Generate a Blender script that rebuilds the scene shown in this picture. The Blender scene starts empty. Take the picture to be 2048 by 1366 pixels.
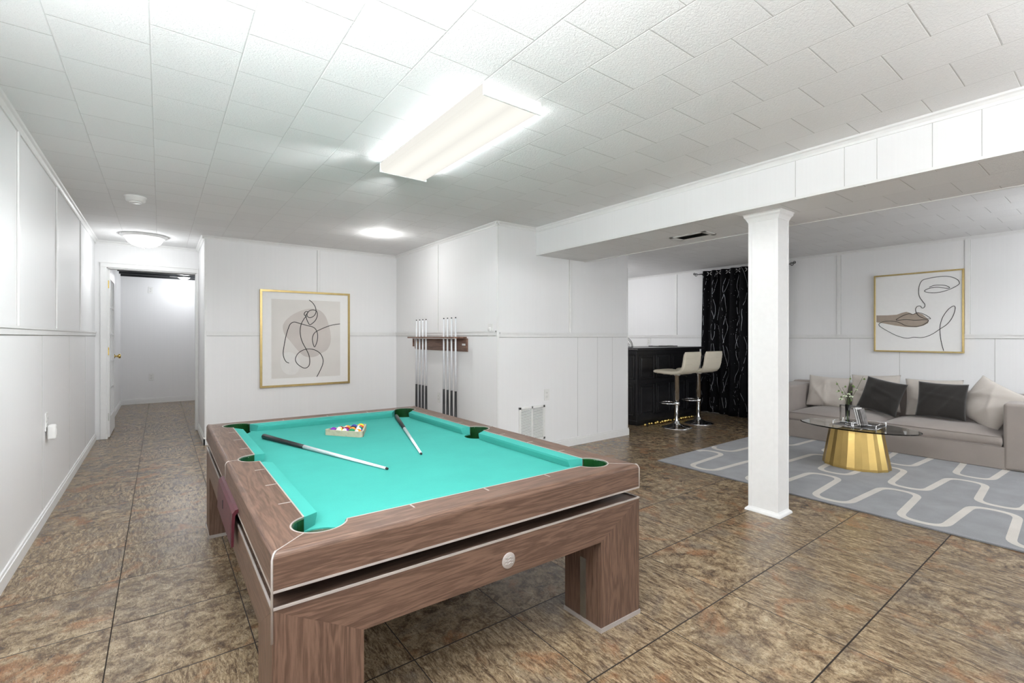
import bpy, bmesh, math, random
from mathutils import Vector, Matrix
from math import pi, sin, cos, sqrt, atan2, radians

C = bpy.context.scene.collection
scene = bpy.context.scene
random.seed(7)

# ---------------------------------------------------------------- camera, world, exposure
cam_data = bpy.data.cameras.new('camera')
cam = bpy.data.objects.new('camera', cam_data)
C.objects.link(cam)
cam.location = (0, 0, 1.17)
cam.rotation_euler = (pi/2, 0, -atan2(0.6, 0.8))
cam_data.sensor_width = 36
cam_data.lens = 938/2048*36
cam_data.shift_y = -10/2048
cam_data.clip_start = 0.02
scene.camera = cam

world = bpy.data.worlds.new('world')
scene.world = world
world.use_nodes = True
world.node_tree.nodes['Background'].inputs[0].default_value = (0.85, 0.92, 1, 1)
world.node_tree.nodes['Background'].inputs[1].default_value = 1.0

scene.view_settings.view_transform = 'Standard'
scene.view_settings.look = 'None'
scene.view_settings.gamma = 1
scene.view_settings.use_curve_mapping = False
scene.view_settings.exposure = 1.36

def area(name, loc, rot, sx, sy, power, col=(1, 1, 1)):
    l = bpy.data.lights.new(name, 'AREA')
    l.shape = 'RECTANGLE'; l.size = sx; l.size_y = sy; l.energy = power; l.color = col
    o = bpy.data.objects.new(name, l); C.objects.link(o)
    o.location = loc; o.rotation_euler = rot
    return o
# added fill lamps at two made-up windows behind the camera (panes are at y = -3.2)
area('window_daylight', (1.0, -3.12, 1.35), (pi/2, 0, 0), 1.7, 1.2, 8, (0.96, 0.98, 1))
area('window_daylight', (5.2, -3.12, 1.3), (pi/2, 0, 0), 1.9, 1.4, 10, (0.9, 0.95, 1))
# three uplights added outside the frame as fill
for ux, uy, up, uc in ((-.30, .45, 37, (.95, .98, 1)), (2.25, -.45, 3, (.95, .98, 1)), (5.6, -.55, 9, (.9, .95, 1))):
    area('uplighter', (ux, uy, 1.62), (pi, 0, 0), .3, .3, up, uc)

# ---------------------------------------------------------------- helpers
class MB:
    def __init__(s): s.b = bmesh.new(); s.m = 0
    def face(s, pts):
        vs = [s.b.verts.new(p) for p in pts]
        f = s.b.faces.new(vs); f.material_index = s.m; return f
    def box(s, x0, x1, y0, y1, z0, z1, bev=0, seg=2):
        n0 = len(s.b.faces)
        r = bmesh.ops.create_cube(s.b, size=1)
        vs = r['verts']
        for v in vs:
            v.co = Vector(((x0+x1)/2+v.co.x*(x1-x0), (y0+y1)/2+v.co.y*(y1-y0), (z0+z1)/2+v.co.z*(z1-z0)))
        fs = set(f for v in vs for f in v.link_faces)
        for f in fs: f.material_index = s.m
        if bev > 0:
            es = list(set(e for v in vs for e in v.link_edges))
            bmesh.ops.bevel(s.b, geom=es, offset=bev, segments=seg, affect='EDGES', profile=0.5)
        return s
    def prism(s, poly, z0, z1, tf=None):
        tf = tf or (lambda x, y, z: (x, y, z))
        lo = [s.b.verts.new(tf(x, y, z0)) for x, y in poly]; hi = [s.b.verts.new(tf(x, y, z1)) for x, y in poly]
        n = len(poly)
        fs = [s.b.faces.new(lo[::-1]), s.b.faces.new(hi)]
        for i in range(n):
            fs.append(s.b.faces.new([lo[i], lo[(i+1) % n], hi[(i+1) % n], hi[i]]))
        for f in fs: f.material_index = s.m
        return s
    def tube(s, pts, r, n=10, closed=False, cap=True):
        pts = [Vector(p) for p in pts]; N = len(pts)
        rr = r if isinstance(r, (list, tuple)) else [r]*N
        rings = []
        prev = None
        for i, p in enumerate(pts):
            if closed: t = (pts[(i+1) % N]-pts[i-1])
            else: t = pts[min(i+1, N-1)]-pts[max(i-1, 0)]
            t.normalize()
            if prev is None:
                a = Vector((0, 0, 1)) if abs(t.z) < .9 else Vector((1, 0, 0))
                u = t.cross(a).normalized()
            else:
                u = prev-t*prev.dot(t)
                u = u.normalized() if u.length > 1e-6 else t.orthogonal().normalized()
            prev = u; w = t.cross(u)
            rings.append([s.b.verts.new(p+(u*cos(2*pi*k/n)+w*sin(2*pi*k/n))*rr[i]) for k in range(n)])
        M = N if closed else N-1
        for i in range(M):
            A, B = rings[i], rings[(i+1) % N]
            for k in range(n):
                f = s.b.faces.new([A[k], A[(k+1) % n], B[(k+1) % n], B[k]]); f.material_index = s.m; f.smooth = True
        if cap and not closed:
            f = s.b.faces.new(rings[0][::-1]); f.material_index = s.m
            f = s.b.faces.new(rings[-1]); f.material_index = s.m
        return s
    def lathe(s, prof, n=32, c=(0, 0, 0), ax='z', sx=1, sy=1, smooth=True):
        rings = []
        def P(r, h, a):
            if ax == 'z': return (c[0]+r*cos(a)*sx, c[1]+r*sin(a)*sy, c[2]+h)
            if ax == 'y': return (c[0]+r*cos(a)*sx, c[1]+h, c[2]+r*sin(a)*sy)
            return (c[0]+h, c[1]+r*cos(a)*sx, c[2]+r*sin(a)*sy)
        for r, h in prof:
            if r < 1e-6: rings.append([s.b.verts.new(P(0, h, 0))])
            else: rings.append([s.b.verts.new(P(r, h, 2*pi*k/n)) for k in range(n)])
        for A, B in zip(rings[:-1], rings[1:]):
            if len(A) == 1 and len(B) == 1: continue
            for k in range(n):
                k2 = (k+1) % n
                if len(A) == 1: f = s.b.faces.new([A[0], B[k2], B[k]])
                elif len(B) == 1: f = s.b.faces.new([A[k], A[k2], B[0]])
                else: f = s.b.faces.new([A[k], A[k2], B[k2], B[k]])
                f.smooth = smooth; f.material_index = s.m
        return s
    def sphere(s, c, r, n=16, sc=(1, 1, 1)):
        M = Matrix.Translation(c) @ Matrix.Diagonal((sc[0], sc[1], sc[2], 1))
        res = bmesh.ops.create_uvsphere(s.b, u_segments=n, v_segments=n//2+2, radius=r, matrix=M)
        for f in set(f for v in res['verts'] for f in v.link_faces): f.smooth = True; f.material_index = s.m
        return s
    def build(s, name, mats, parent=None, normals=True, loc=None):
        if normals: bmesh.ops.recalc_face_normals(s.b, faces=s.b.faces[:])
        me = bpy.data.meshes.new(name); s.b.to_mesh(me); s.b.free()
        for m in (mats if isinstance(mats, (list, tuple)) else [mats]): me.materials.append(m)
        o = bpy.data.objects.new(name, me); C.objects.link(o)
        if parent: o.parent = parent
        if loc: o.location = loc
        return o

def tag(o, label, cat, group=None):
    o['label'] = label; o['category'] = cat
    if group: o['group'] = group
    return o
def thing(name, label, cat, loc=(0, 0, 0), rz=0, group=None):
    o = bpy.data.objects.new(name, None); C.objects.link(o)
    o.location = loc; o.rotation_euler = (0, 0, rz); o.empty_display_size = .1
    return tag(o, label, cat, group)
def struct(o): o['kind'] = 'structure'; return o
def sempty(name, loc=(0, 0, 0)):
    o = bpy.data.objects.new(name, None); C.objects.link(o); o.location = loc; return struct(o)
def plabel(o, t): o['label'] = t; return o

def catmull(P, k=6, closed=False):
    out = []; n = len(P)
    rng = range(n) if closed else range(n-1)
    for i in rng:
        if closed: a, b, c, d = P[i-1], P[i], P[(i+1) % n], P[(i+2) % n]
        else: a, b, c, d = P[max(i-1, 0)], P[i], P[i+1], P[min(i+2, n-1)]
        for j in range(k):
            t = j/k
            out.append(tuple(0.5*((2*b[q])+(-a[q]+c[q])*t+(2*a[q]-5*b[q]+4*c[q]-d[q])*t*t+(-a[q]+3*b[q]-3*c[q]+d[q])*t**3) for q in range(len(b))))
    if not closed: out.append(tuple(P[-1]))
    return out

# ---------------------------------------------------------------- materials
class NT:
    def __init__(s, name):
        s.mat = bpy.data.materials.new(name); s.mat.use_nodes = True
        s.t = s.mat.node_tree; s.n = s.t.nodes; s.l = s.t.links
        s.bsdf = s.n['Principled BSDF']
    def node(s, typ, **kw):
        n = s.n.new(typ)
        for k, v in kw.items(): setattr(n, k, v)
        return n
    def link(s, a, b): s.l.new(a, b)
    def math(s, op, a, b=None, c=None):
        n = s.n.new('ShaderNodeMath'); n.operation = op
        for i, v in enumerate((a, b, c)):
            if v is None: continue
            if isinstance(v, (int, float)): n.inputs[i].default_value = v
            else: s.link(v, n.inputs[i])
        return n.outputs[0]
    def obj(s, scale=(1, 1, 1), loc=(0, 0, 0)):
        tc = s.node('ShaderNodeTexCoord'); mp = s.node('ShaderNodeMapping')
        mp.inputs['Scale'].default_value = scale; mp.inputs['Location'].default_value = loc
        s.link(tc.outputs['Object'], mp.inputs[0]); return mp.outputs[0]
    def noise(s, vec, sc, det=3, rough=.5, dist=0):
        n = s.node('ShaderNodeTexNoise'); n.inputs['Scale'].default_value = sc
        n.inputs['Detail'].default_value = det; n.inputs['Roughness'].default_value = rough; n.inputs['Distortion'].default_value = dist
        if vec is not None: s.link(vec, n.inputs['Vector'])
        return n
    def ramp(s, fac, stops):
        r = s.node('ShaderNodeValToRGB'); cr = r.color_ramp
        while len(cr.elements) < len(stops): cr.elements.new(.5)
        for e, (p, c) in zip(cr.elements, stops): e.position = p; e.color = (*c, 1)
        s.link(fac, r.inputs[0]); return r.outputs[0]
    def mix(s, fac, a, b, mode='MIX'):
        n = s.node('ShaderNodeMix', data_type='RGBA', blend_type=mode)
        if isinstance(fac, (int, float)): n.inputs[0].default_value = fac
        else: s.link(fac, n.inputs[0])
        for v, i in ((a, 6), (b, 7)):
            if isinstance(v, tuple): n.inputs[i].default_value = (*v, 1)
            else: s.link(v, n.inputs[i])
        return n.outputs[2]
    def bump(s, h, strength=.3, dist=.01):
        b = s.node('ShaderNodeBump'); b.inputs['Strength'].default_value = strength; b.inputs['Distance'].default_value = dist
        s.link(h, b.inputs['Height']); s.link(b.outputs[0], s.bsdf.inputs['Normal']); return b
    def set(s, **kw):
        for k, v in kw.items():
            k = {'color': 'Base Color', 'rough': 'Roughness', 'metal': 'Metallic', 'spec': 'Specular IOR Level', 'trans': 'Transmission Weight', 'ior': 'IOR', 'sheen': 'Sheen Weight', 'coat': 'Coat Weight', 'alpha': 'Alpha'}.get(k, k)
            i = s.bsdf.inputs[k]
            if isinstance(v, tuple): i.default_value = (*v, 1)
            elif isinstance(v, (int, float)): i.default_value = v
            else: s.link(v, i)
        return s

def plain(name, col, rough=.5, metal=0, var=.06, nscale=30, bump=0, spec=.5, **kw):
    m = NT(name); v = m.obj()
    n = m.noise(v, nscale, 3)
    d = tuple(c*(1-var) for c in col); l = tuple(min(1, c*(1+var)) for c in col)
    m.set(color=m.ramp(n.outputs[0], [(.3, d), (.7, l)]), rough=rough, metal=metal, spec=spec, **kw)
    if bump: m.bump(n.outputs[0], bump, .002)
    return m.mat

def wall_mat():
    m = NT('wall_paint'); v = m.obj((26, 26, .35))
    n = m.noise(v, 3, 4)
    v2 = m.obj(); n2 = m.noise(v2, 90, 2)
    m.set(color=m.ramp(n.outputs[0], [(.3, (.86, .86, .86)), (.7, (.875, .875, .875))]), rough=.5, spec=.3)
    h = m.math('ADD', m.math('MULTIPLY', n.outputs[0], .6), m.math('MULTIPLY', n2.outputs[0], .3))
    m.bump(h, .05, .0012)
    return m.mat
def ceiling_mat():
    m = NT('ceiling_tile')
    tc = m.node('ShaderNodeTexCoord'); sp = m.node('ShaderNodeSeparateXYZ'); m.link(tc.outputs['Object'], sp.inputs[0])
    X, Y = sp.outputs[0], sp.outputs[1]
    cx = m.math('DIVIDE', m.math('SUBTRACT', X, 0.255-0.2835*20), 0.2835)
    col = m.math('FLOOR', cx); fx_ = m.math('SUBTRACT', cx, col)
    cy = m.math('ADD', m.math('DIVIDE', m.math('SUBTRACT', Y, 0.745-0.294*20), 0.294), m.math('MULTIPLY', m.math('MODULO', col, 2), .5))
    row = m.math('FLOOR', cy); fy_ = m.math('SUBTRACT', cy, row)
    dx = m.math('MULTIPLY', m.math('MINIMUM', fx_, m.math('SUBTRACT', 1, fx_)), .2835)
    dy = m.math('MULTIPLY', m.math('MINIMUM', fy_, m.math('SUBTRACT', 1, fy_)), .294)
    # joint width varies from tile to tile
    cmb = m.node('ShaderNodeCombineXYZ'); m.link(col, cmb.inputs[0]); m.link(row, cmb.inputs[1])
    wn = m.node('ShaderNodeTexWhiteNoise'); m.link(cmb.outputs[0], wn.inputs[0])
    wy = m.math('ADD', m.math('MULTIPLY', wn.outputs[0], .0014), .0004)
    gx = m.math('LESS_THAN', dx, .0009); gy = m.math('LESS_THAN', dy, wy)
    gap = m.math('MAXIMUM', m.math('MULTIPLY', gx, .45), gy)
    v = m.obj(); n = m.noise(v, 95, 5, .65, .8); n2 = m.noise(v, 260, 2)
    base = m.mix(wn.outputs[0], (.845, .845, .845), (.88, .88, .88))
    m.set(color=m.mix(m.math('MULTIPLY', gap, .62), base, (.30, .28, .25)), rough=.8, spec=.15)
    lip = m.math('MULTIPLY', m.math('MINIMUM', m.math('MULTIPLY', m.math('MINIMUM', dx, dy), 250), 1), 1.2)
    h = m.math('ADD', m.math('ADD', m.math('MULTIPLY', n.outputs[0], 2.2), m.math('MULTIPLY', n2.outputs[0], .4)), lip)
    m.bump(h, .55, .0035)
    return m.mat
def floor_mat():
    m = NT('floor_tile')
    tc = m.node('ShaderNodeTexCoord'); sp = m.node('ShaderNodeSeparateXYZ'); m.link(tc.outputs['Object'], sp.inputs[0])
    X, Y = sp.outputs[0], sp.outputs[1]
    cx = m.math('DIVIDE', m.math('SUBTRACT', X, 0.29-0.4455*20), 0.4455); cy = m.math('DIVIDE', m.math('SUBTRACT', Y, 0.66-.4545*20), .4545)
    col = m.math('FLOOR', cx); row = m.math('FLOOR', cy)
    fx_ = m.math('SUBTRACT', cx, col); fy_ = m.math('SUBTRACT', cy, row)
    dx = m.math('MULTIPLY', m.math('MINIMUM', fx_, m.math('SUBTRACT', 1, fx_)), .4455)
    dy = m.math('MULTIPLY', m.math('MINIMUM', fy_, m.math('SUBTRACT', 1, fy_)), .4545)
    gy = m.math('LESS_THAN', dy, .0028); gx = m.math('LESS_THAN', dx, .0020)
    gap = m.math('MAXIMUM', gx, gy)
    cmb = m.node('ShaderNodeCombineXYZ'); m.link(col, cmb.inputs[0]); m.link(row, cmb.inputs[1])
    wn = m.node('ShaderNodeTexWhiteNoise'); m.link(cmb.outputs[0], wn.inputs[0])
    # every tile takes its own piece of the slate pattern
    off = m.node('ShaderNodeVectorMath', operation='MULTIPLY_ADD'); m.link(wn.outputs['Color'], off.inputs[0])
    off.inputs[1].default_value = (17, 23, 11); m.link(tc.outputs['Object'], off.inputs[2])
    def stretched(sc):
        mp = m.node('ShaderNodeMapping'); mp.inputs['Scale'].default_value = sc; mp.inputs['Rotation'].default_value = (0, 0, .18)
        m.link(off.outputs[0], mp.inputs[0]); return mp.outputs[0]
    b = m.noise(stretched((14, 3.2, 1)), 4.2, 12, .80, .7)
    c_ = m.noise(off.outputs[0], 15, 12, .80, .45)
    sel = m.math('GREATER_THAN', wn.outputs[0], .5)
    mixf = m.node('ShaderNodeMix'); m.link(sel, mixf.inputs[0]); m.link(b.outputs[0], mixf.inputs[2]); m.link(c_.outputs[0], mixf.inputs[3])
    nn = mixf.outputs[0]
    base = m.ramp(nn, [(.36, (.055, .033, .018)), (.44, (.150, .100, .058)), (.5, (.27, .193, .115)), (.57, (.39, .295, .185)), (.66, (.55, .45, .31))])
    rust = m.noise(off.outputs[0], 4.5, 6, .6, .8)
    rf = m.ramp(rust.outputs[0], [(.55, (0, 0, 0)), (.66, (1, 1, 1))])
    col1 = m.mix(m.math('MULTIPLY', rf, .6), base, (.33, .150, .065))
    grey = m.noise(off.outputs[0], 3.1, 6, .6, .8); gf = m.ramp(grey.outputs[0], [(.52, (0, 0, 0)), (.66, (1, 1, 1))])
    col2 = m.mix(m.math('MULTIPLY', gf, .45), col1, (.14, .122, .108))
    fine = m.noise(stretched((9, 3, 1)), 14, 7, .78, 1.2)
    col3 = m.mix(m.ramp(fine.outputs[0], [(.53, (0, 0, 0)), (.62, (.85, .85, .85))]), col2, (.07, .048, .034))
    light = m.ramp(fine.outputs[0], [(.34, (.7, .7, .7)), (.43, (0, 0, 0))])
    col3 = m.mix(light, col3, (.48, .42, .34))
    cr = m.noise(stretched((3.5, 1.6, 1)), 7, 7, .7, 2.2)
    ridge = m.math('SUBTRACT', 1, m.math('MINIMUM', m.math('MULTIPLY', m.math('ABSOLUTE', m.math('SUBTRACT', cr.outputs[0], .5)), 55), 1))
    col3 = m.mix(m.math('MULTIPLY', ridge, .5), col3, (.06, .042, .030))
    m.set(color=m.mix(gap, col3, (.018, .012, .008)), spec=.32)
    rr = m.math('ADD', m.math('MULTIPLY', c_.outputs[0], .25), .09)
    m.set(rough=m.math('MAXIMUM', rr, m.math('MULTIPLY', gap, .8)))
    h = m.math('SUBTRACT', m.math('ADD', m.math('MULTIPLY', nn, .5), m.math('MULTIPLY', fine.outputs[0], .45)), m.math('MULTIPLY', gap, .8))
    m.bump(m.math('SUBTRACT', h, m.math('MULTIPLY', ridge, .25)), .2, .004)
    return m.mat
def wood_mat(name, axis, dark=(.088, .049, .033), lite=(.170, .101, .070), rings=1.0, rough=.42):
    m = NT(name)
    sc = {'x': (1.1, 16, 16), 'y': (16, 1.1, 16), 'z': (16, 16, 1.1)}[axis]
    v = m.obj(sc); n = m.noise(v, 1.4, 5, .55, .35)
    w = m.node('ShaderNodeMath', operation='SINE'); m.link(m.math('MULTIPLY', n.outputs[0], 52*rings), w.inputs[0])
    f = m.math('ADD', m.math('MULTIPLY', w.outputs[0], .24), .5)
    fine = m.noise(m.obj(tuple(q*4 for q in sc)), 3, 4, .6)
    f2 = m.math('ADD', f, m.math('MULTIPLY', m.math('SUBTRACT', fine.outputs[0], .5), .8))
    m.set(color=m.ramp(f2, [(.2, dark), (.8, lite)]), rough=rough, spec=.4)
    m.bump(f2, .06, .002)
    return m.mat
def fabric(name, col, rough=.9, scale=900, bump=.25, sheen=.2, var=.12):
    m = NT(name); v = m.obj(); n = m.noise(v, scale, 2); n2 = m.noise(v, 6, 4)
    d = tuple(c*(1-var) for c in col); l = tuple(min(1, c*(1+var)) for c in col)
    f = m.math('ADD', m.math('MULTIPLY', n.outputs[0], .5), m.math('MULTIPLY', n2.outputs[0], .5))
    m.set(color=m.ramp(f, [(.35, d), (.65, l)]), rough=rough, sheen=sheen, spec=.2)
    m.bump(n.outputs[0], bump, .0015)
    return m.mat
def emis(name, col, st):
    m = NT(name); v = m.obj(); n = m.noise(v, 4, 2)
    m.set(color=(.8, .8, .8), rough=.4)
    m.link(m.ramp(n.outputs[0], [(.3, tuple(c*.985 for c in col)), (.7, col)]), m.bsdf.inputs['Emission Color'])
    m.bsdf.inputs['Emission Strength'].default_value = st
    return m.mat
def lens_mat():
    # prismatic lens: brighter over the two tubes inside
    m = NT('light_lens')
    tc = m.node('ShaderNodeTexCoord'); sp = m.node('ShaderNodeSeparateXYZ'); m.link(tc.outputs['Object'], sp.inputs[0])
    u = m.math('DIVIDE', m.math('ABSOLUTE', sp.outputs[0]), .15)
    g = m.math('SINE', m.math('MULTIPLY', m.math('SUBTRACT', u, 0), pi))
    rib = m.math('SINE', m.math('MULTIPLY', sp.outputs[1], 2*pi/.008))
    st = m.math('ADD', m.math('ADD', m.math('MULTIPLY', g, .055), .350), m.math('MULTIPLY', rib, .008))
    m.set(color=(.02, .02, .02), rough=.9, spec=0.0)
    m.bsdf.inputs['Emission Color'].default_value = (1, .975, .90, 1)
    m.link(st, m.bsdf.inputs['Emission Strength'])
    return m.mat
def glassy(name, col=(1, 1, 1), rough=.02, ior=1.45):
    m = NT(name); v = m.obj(); n = m.noise(v, 3, 2)
    m.set(color=m.ramp(n.outputs[0], [(.3, tuple(c*.98 for c in col)), (.7, col)]), rough=rough, trans=1.0, ior=ior)
    return m.mat

M = dict(
    wall=wall_mat(), ceil=ceiling_mat(), floor=floor_mat(),
    seam=plain('panel_gap', (.50, .495, .48), .8),  # real panel gaps, plus painted shadow lines along rails and battens
    trim=plain('trim_paint', (.84, .84, .83), .4, var=.015),
    plastic=plain('white_plastic', (.82, .82, .80), .35, var=.02),
    dark=plain('dark_cavity', (.03, .03, .03), .7),
    slot=plain('slot_black', (.02, .02, .02), .6),
    black_ceiling=plain('black_paint', (.010, .011, .013), .45, var=.3),
    brass=plain('brass', (.75, .55, .18), .25, 1, var=.1),
    nickel=plain('nickel', (.6, .6, .58), .3, 1),
    chrome=plain('chrome', (.85, .85, .86), .06, 1, var=.01),
    gold=plain('brushed_gold', (.62, .44, .16), .3, 1, var=.08, nscale=8),
    goldframe=plain('gold_frame', (.50, .38, .17), .32, 1, var=.06),
    silver=plain('inlay_silver', (.40, .36, .335), .35, 0.15, var=.03),
    woodx=wood_mat('walnut_x', 'x'), woody=wood_mat('walnut_y', 'y'), woodz=wood_mat('walnut_z', 'z'),
    rackwood=wood_mat('rack_wood', 'y', (.16, .085, .06), (.30, .18, .13), .4),
    core=wood_mat('core_wood', 'x', (.07, .042, .03), (.15, .095, .07), .4),
    cloth=fabric('teal_cloth', (.052, .35, .30), .95, 500, .12, 0, .05),
    green=plain('green_leather', (.004, .042, .008), .3, var=.3),
    red=plain('red_leather', (.07, .008, .015), .45, var=.2, nscale=60, bump=.2),
    darkred=plain('dark_red_cup', (.07, .01, .012), .35, var=.2),
    maple=wood_mat('maple', 'x', (.36, .33, .24), (.50, .46, .34), .3),
    blackwrap=plain('black_grip', (.016, .015, .017), .35, var=.3, nscale=200, bump=.15),
    shaft=plain('white_shaft', (.80, .82, .85), .2, var=.03),
    sofa=fabric('greige_linen', (.345, .302, .275), .95, 700, .3, .25, .07),
    pillow=fabric('beige_pillow', (.60, .55, .50), .95, 600, .3, .3, .06),
    velvet=fabric('charcoal_velvet', (.028, .025, .023), .8, 400, .3, .35, .2),
    rug=fabric('grey_rug', (.205, .207, .217), 1, 260, 1.0, .3, .22),
    rugline=fabric('ivory_rug', (.54, .50, .45), 1, 260, 1.0, .3, .1),
    cream=fabric('cream_leather', (.72, .66, .54), .5, 300, .15, 0, .05),
    barblack=plain('bar_black', (.012, .012, .014), .28, var=.25),
    iron=plain('wrought_iron', (.01, .01, .01), .45),
    glass=glassy('table_glass', (.90, .93, .92)),
    acrylic=glassy('acrylic', (.95, .95, .95)),
    smoke=glassy('smoked_glass', (.55, .53, .52), .03),
    pane=glassy('door_glass', (.97, .98, .98)),
    paper=plain('picture_paper', (.88, .875, .86), .55, var=.01),
    artbg=plain('print_beige', (.74, .715, .68), .6, var=.04, nscale=3),
    blob=plain('print_taupe', (.60, .555, .52), .6, var=.06, nscale=4),
    blob2=plain('print_pale', (.78, .765, .74), .6, var=.02),
    ink=plain('print_ink', (.015, .015, .015), .5),
    taupe=plain('print_brown', (.40, .33, .27), .6, var=.04),
    leaf=plain('bud_green', (.16, .24, .07), .5, var=.4, nscale=60),
    stem=plain('stem_green', (.10, .15, .05), .5),
    petal=plain('petal_white', (.72, .78, .60), .5, var=.15, nscale=40),
    bookw=plain('book_white', (.72, .71, .70), .5), bookg=plain('book_grey', (.18, .17, .165), .5, var=.5, nscale=25),
    bulb=emis('bulb_glass', (.98, .99, 1), 2.6), spotbulb=emis('spot_glass', (1, 1, .98), 75), lens=lens_mat(),
)
# ================================================================ setting
CL, CR, SB = 2.26, 2.22, 1.99          # ceiling heights and the beam's underside
XL, YF, XR = -0.59, -3.2, 6.8
YP, YE, XC, XE = 6.03, 3.64, 2.56, 4.45  # picture wall, end wall, cue wall, end of the end wall

def quad(name, pts, mat): m = MB(); m.face(pts); return struct(m.build(name, mat, normals=False))
def slab(name, x0, x1, y0, y1, z0, z1, mat): m = MB(); m.box(x0, x1, y0, y1, z0, z1); return struct(m.build(name, mat))

slab('floor', -1.2, 7.1, -3.5, 10.8, -.1, 0, M['floor'])
slab('ceiling', -.74, 3.04, YF-.1, 7.2, CL, CL+.1, M['ceil'])
slab('ceiling', 3.73, XR+.1, YF-.1, 6.7, CR, CR+.14, M['ceil'])
# dropped beam: painted front face, tiled underside
m = MB(); m.box(3.04, 3.73, YF-.1, YE, SB, CL+.1)
m.b.faces.ensure_lookup_table()
for f in m.b.faces:
    f.material_index = 1 if f.calc_center_median().z < SB+.01 else 0
beam = struct(m.build('ceiling_beam', [M['wall'], M['ceil']]))
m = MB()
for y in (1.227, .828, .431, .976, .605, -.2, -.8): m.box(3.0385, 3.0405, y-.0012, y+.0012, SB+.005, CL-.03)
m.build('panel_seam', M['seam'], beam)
m = MB(); m.box(3.722, 3.742, YF, YE-.001, SB-.006, SB+.03); m.box(3.033, 3.043, YF, YE-.001, SB-.003, SB+.012)
struct(m.build('trim_1', M['trim']))

slab('wall_left', XL-.15, XL, YF-.1, 7.06, 0, CL, M['wall'])
slab('wall_picture', .385, XC, YP, YP+.15, 0, CL, M['wall'])
slab('wall_hall', .385, .5, YP+.15, 7.06, 0, CL, M['wall'])
slab('wall_cue', XC, XC+.12, YE+.12, YP+.15, 0, CL, M['wall'])
slab('wall_end', XC, XE, YE, YE+.12, 0, CL, M['wall'])
slab('wall_bar', XE-.12, XE, YE+.12, 6.5, 0, CR, M['wall'])
slab('wall_right', XR, XR+.15, YF-.1, 6.6, 0, CR, M['wall'])
slab('wall_back', XE-.12, XR, 6.5, 6.6, 0, CR, M['wall'])
# wall behind the camera, with two windows made up to carry fill light
m = MB()
xs = [(XL, .15), (1.85, 4.25), (6.15, XR)]
for a, b in xs: m.box(a, b, YF-.12, YF, 0, CL)
for a, b, z0, z1 in ((.15, 1.85, .75, 1.95), (4.25, 6.15, .6, 2.0)):
    m.box(a, b, YF-.12, YF, 0, z0); m.box(a, b, YF-.12, YF, z1, CL)
struct(m.build('wall_front', M['wall']))
for i, (a, b, z0, z1) in enumerate(((.15, 1.85, .75, 1.95), (4.25, 6.15, .6, 2.0))):
    w = sempty('window_%d' % (i+1))  # made-up window, added to carry fill light
    m = MB()
    for bx in ((a, a+.05, z0, z1), (b-.05, b, z0, z1), (a, b, z0, z0+.05), (a, b, z1-.05, z1), ((a+b)/2-.02, (a+b)/2+.02, z0, z1)):
        m.box(bx[0], bx[1], YF-.09, YF-.03, bx[2], bx[3])
    m.build('window_frame', M['trim'], w)  # frame of the added window
    m = MB(); m.box(a+.05, b-.05, YF-.064, YF-.058, z0+.05, z1-.05); m.build('window_pane', M['pane'], w)  # pane of the added window

# door wall: jambs and header around the opening x -.49 ... .362, z < 1.96
YD = 7.06; DX0, DX1, DZ = -.49, .362, 1.96
m = MB(); m.box(XL, DX0, YD, YD+.12, 0, CL); m.box(DX1, .5, YD, YD+.12, 0, CL); m.box(DX0, DX1, YD, YD+.12, DZ, CL)
struct(m.build('wall_door', M['wall']))
m = MB()
m.box(DX0-.055, DX0, YD-.014, YD+.001, 0, DZ+.05, .003); m.box(DX1, DX1+.022, YD-.014, YD+.001, 0, DZ+.05, .003)
m.box(DX0-.055, DX1+.022, YD-.016, YD+.001, DZ, DZ+.055, .003)
m.box(DX0-.06, DX1+.022, YD-.024, YD+.001, DZ+.048, DZ+.062, .002)
m.box(DX0-.001, DX0+.01, YD, YD+.12, 0, DZ); m.box(DX1-.01, DX1+.001, YD, YD+.12, 0, DZ); m.box(DX0, DX1, YD, YD+.12, DZ-.01, DZ+.001)
struct(m.build('trim_2', M['trim']))
# room beyond the door
slab('wall_store_left', -.74, -.54, YD+.12, 10.5, 0, 2.4, M['wall'])
slab('wall_store_back', -.74, 2.3, 10.4, 10.55, 0, 2.4, M['wall'])
slab('wall_store_right', 1.9, 2.0, YD+.12, 10.5, 0, 2.4, M['wall'])
slab('wall_store_front', .5, 2.0, YD, YD+.12, 0, 2.4, M['wall'])
slab('ceiling', -.74, 2.0, YD+.12, 10.5, 2.4, 2.45, M['black_ceiling'])
m = MB()
for k in range(9): m.box(-.54, 1.9, 7.32+.38*k, 7.36+.38*k, 2.2, 2.4)
struct(m.build('trim_3', M['black_ceiling']))

# baseboards, chair rail, crown, battens
def board(name, segs, h=.075, t=.013, z=0):
    m = MB()
    for x0, y0, x1, y1, nx, ny in segs:   # nx, ny: into the room
        a0, a1 = min(x0, x1), max(x0, x1); b0, b1 = min(y0, y1), max(y0, y1)
        for tt, h0, h1 in ((t, 0, h*.8), (t*.6, h*.8, h)):
            if nx: m.box(x0 if nx > 0 else x0-tt, x0+tt if nx > 0 else x0, b0, b1, z+h0, z+h1)
            else: m.box(a0, a1, y0 if ny > 0 else y0-tt, y0+tt if ny > 0 else y0, z+h0, z+h1)
    return struct(m.build(name, M['trim']))
board('baseboard_left', [(XL, YF, XL, YD-.02, 1, 0)])
board('baseboard_picture', [(.372, YP, XC, YP, 0, -1), (.385, YP-.013, .385, YD-.02, -1, 0)], h=.085)
board('baseboard_cue', [(XC, YE-.013, XC, YP, -1, 0)])
board('baseboard_end', [(XC-.013, YE, XE+.013, YE, 0, -1), (XE, YE, XE, 6.5, 1, 0)], h=.085)
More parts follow.
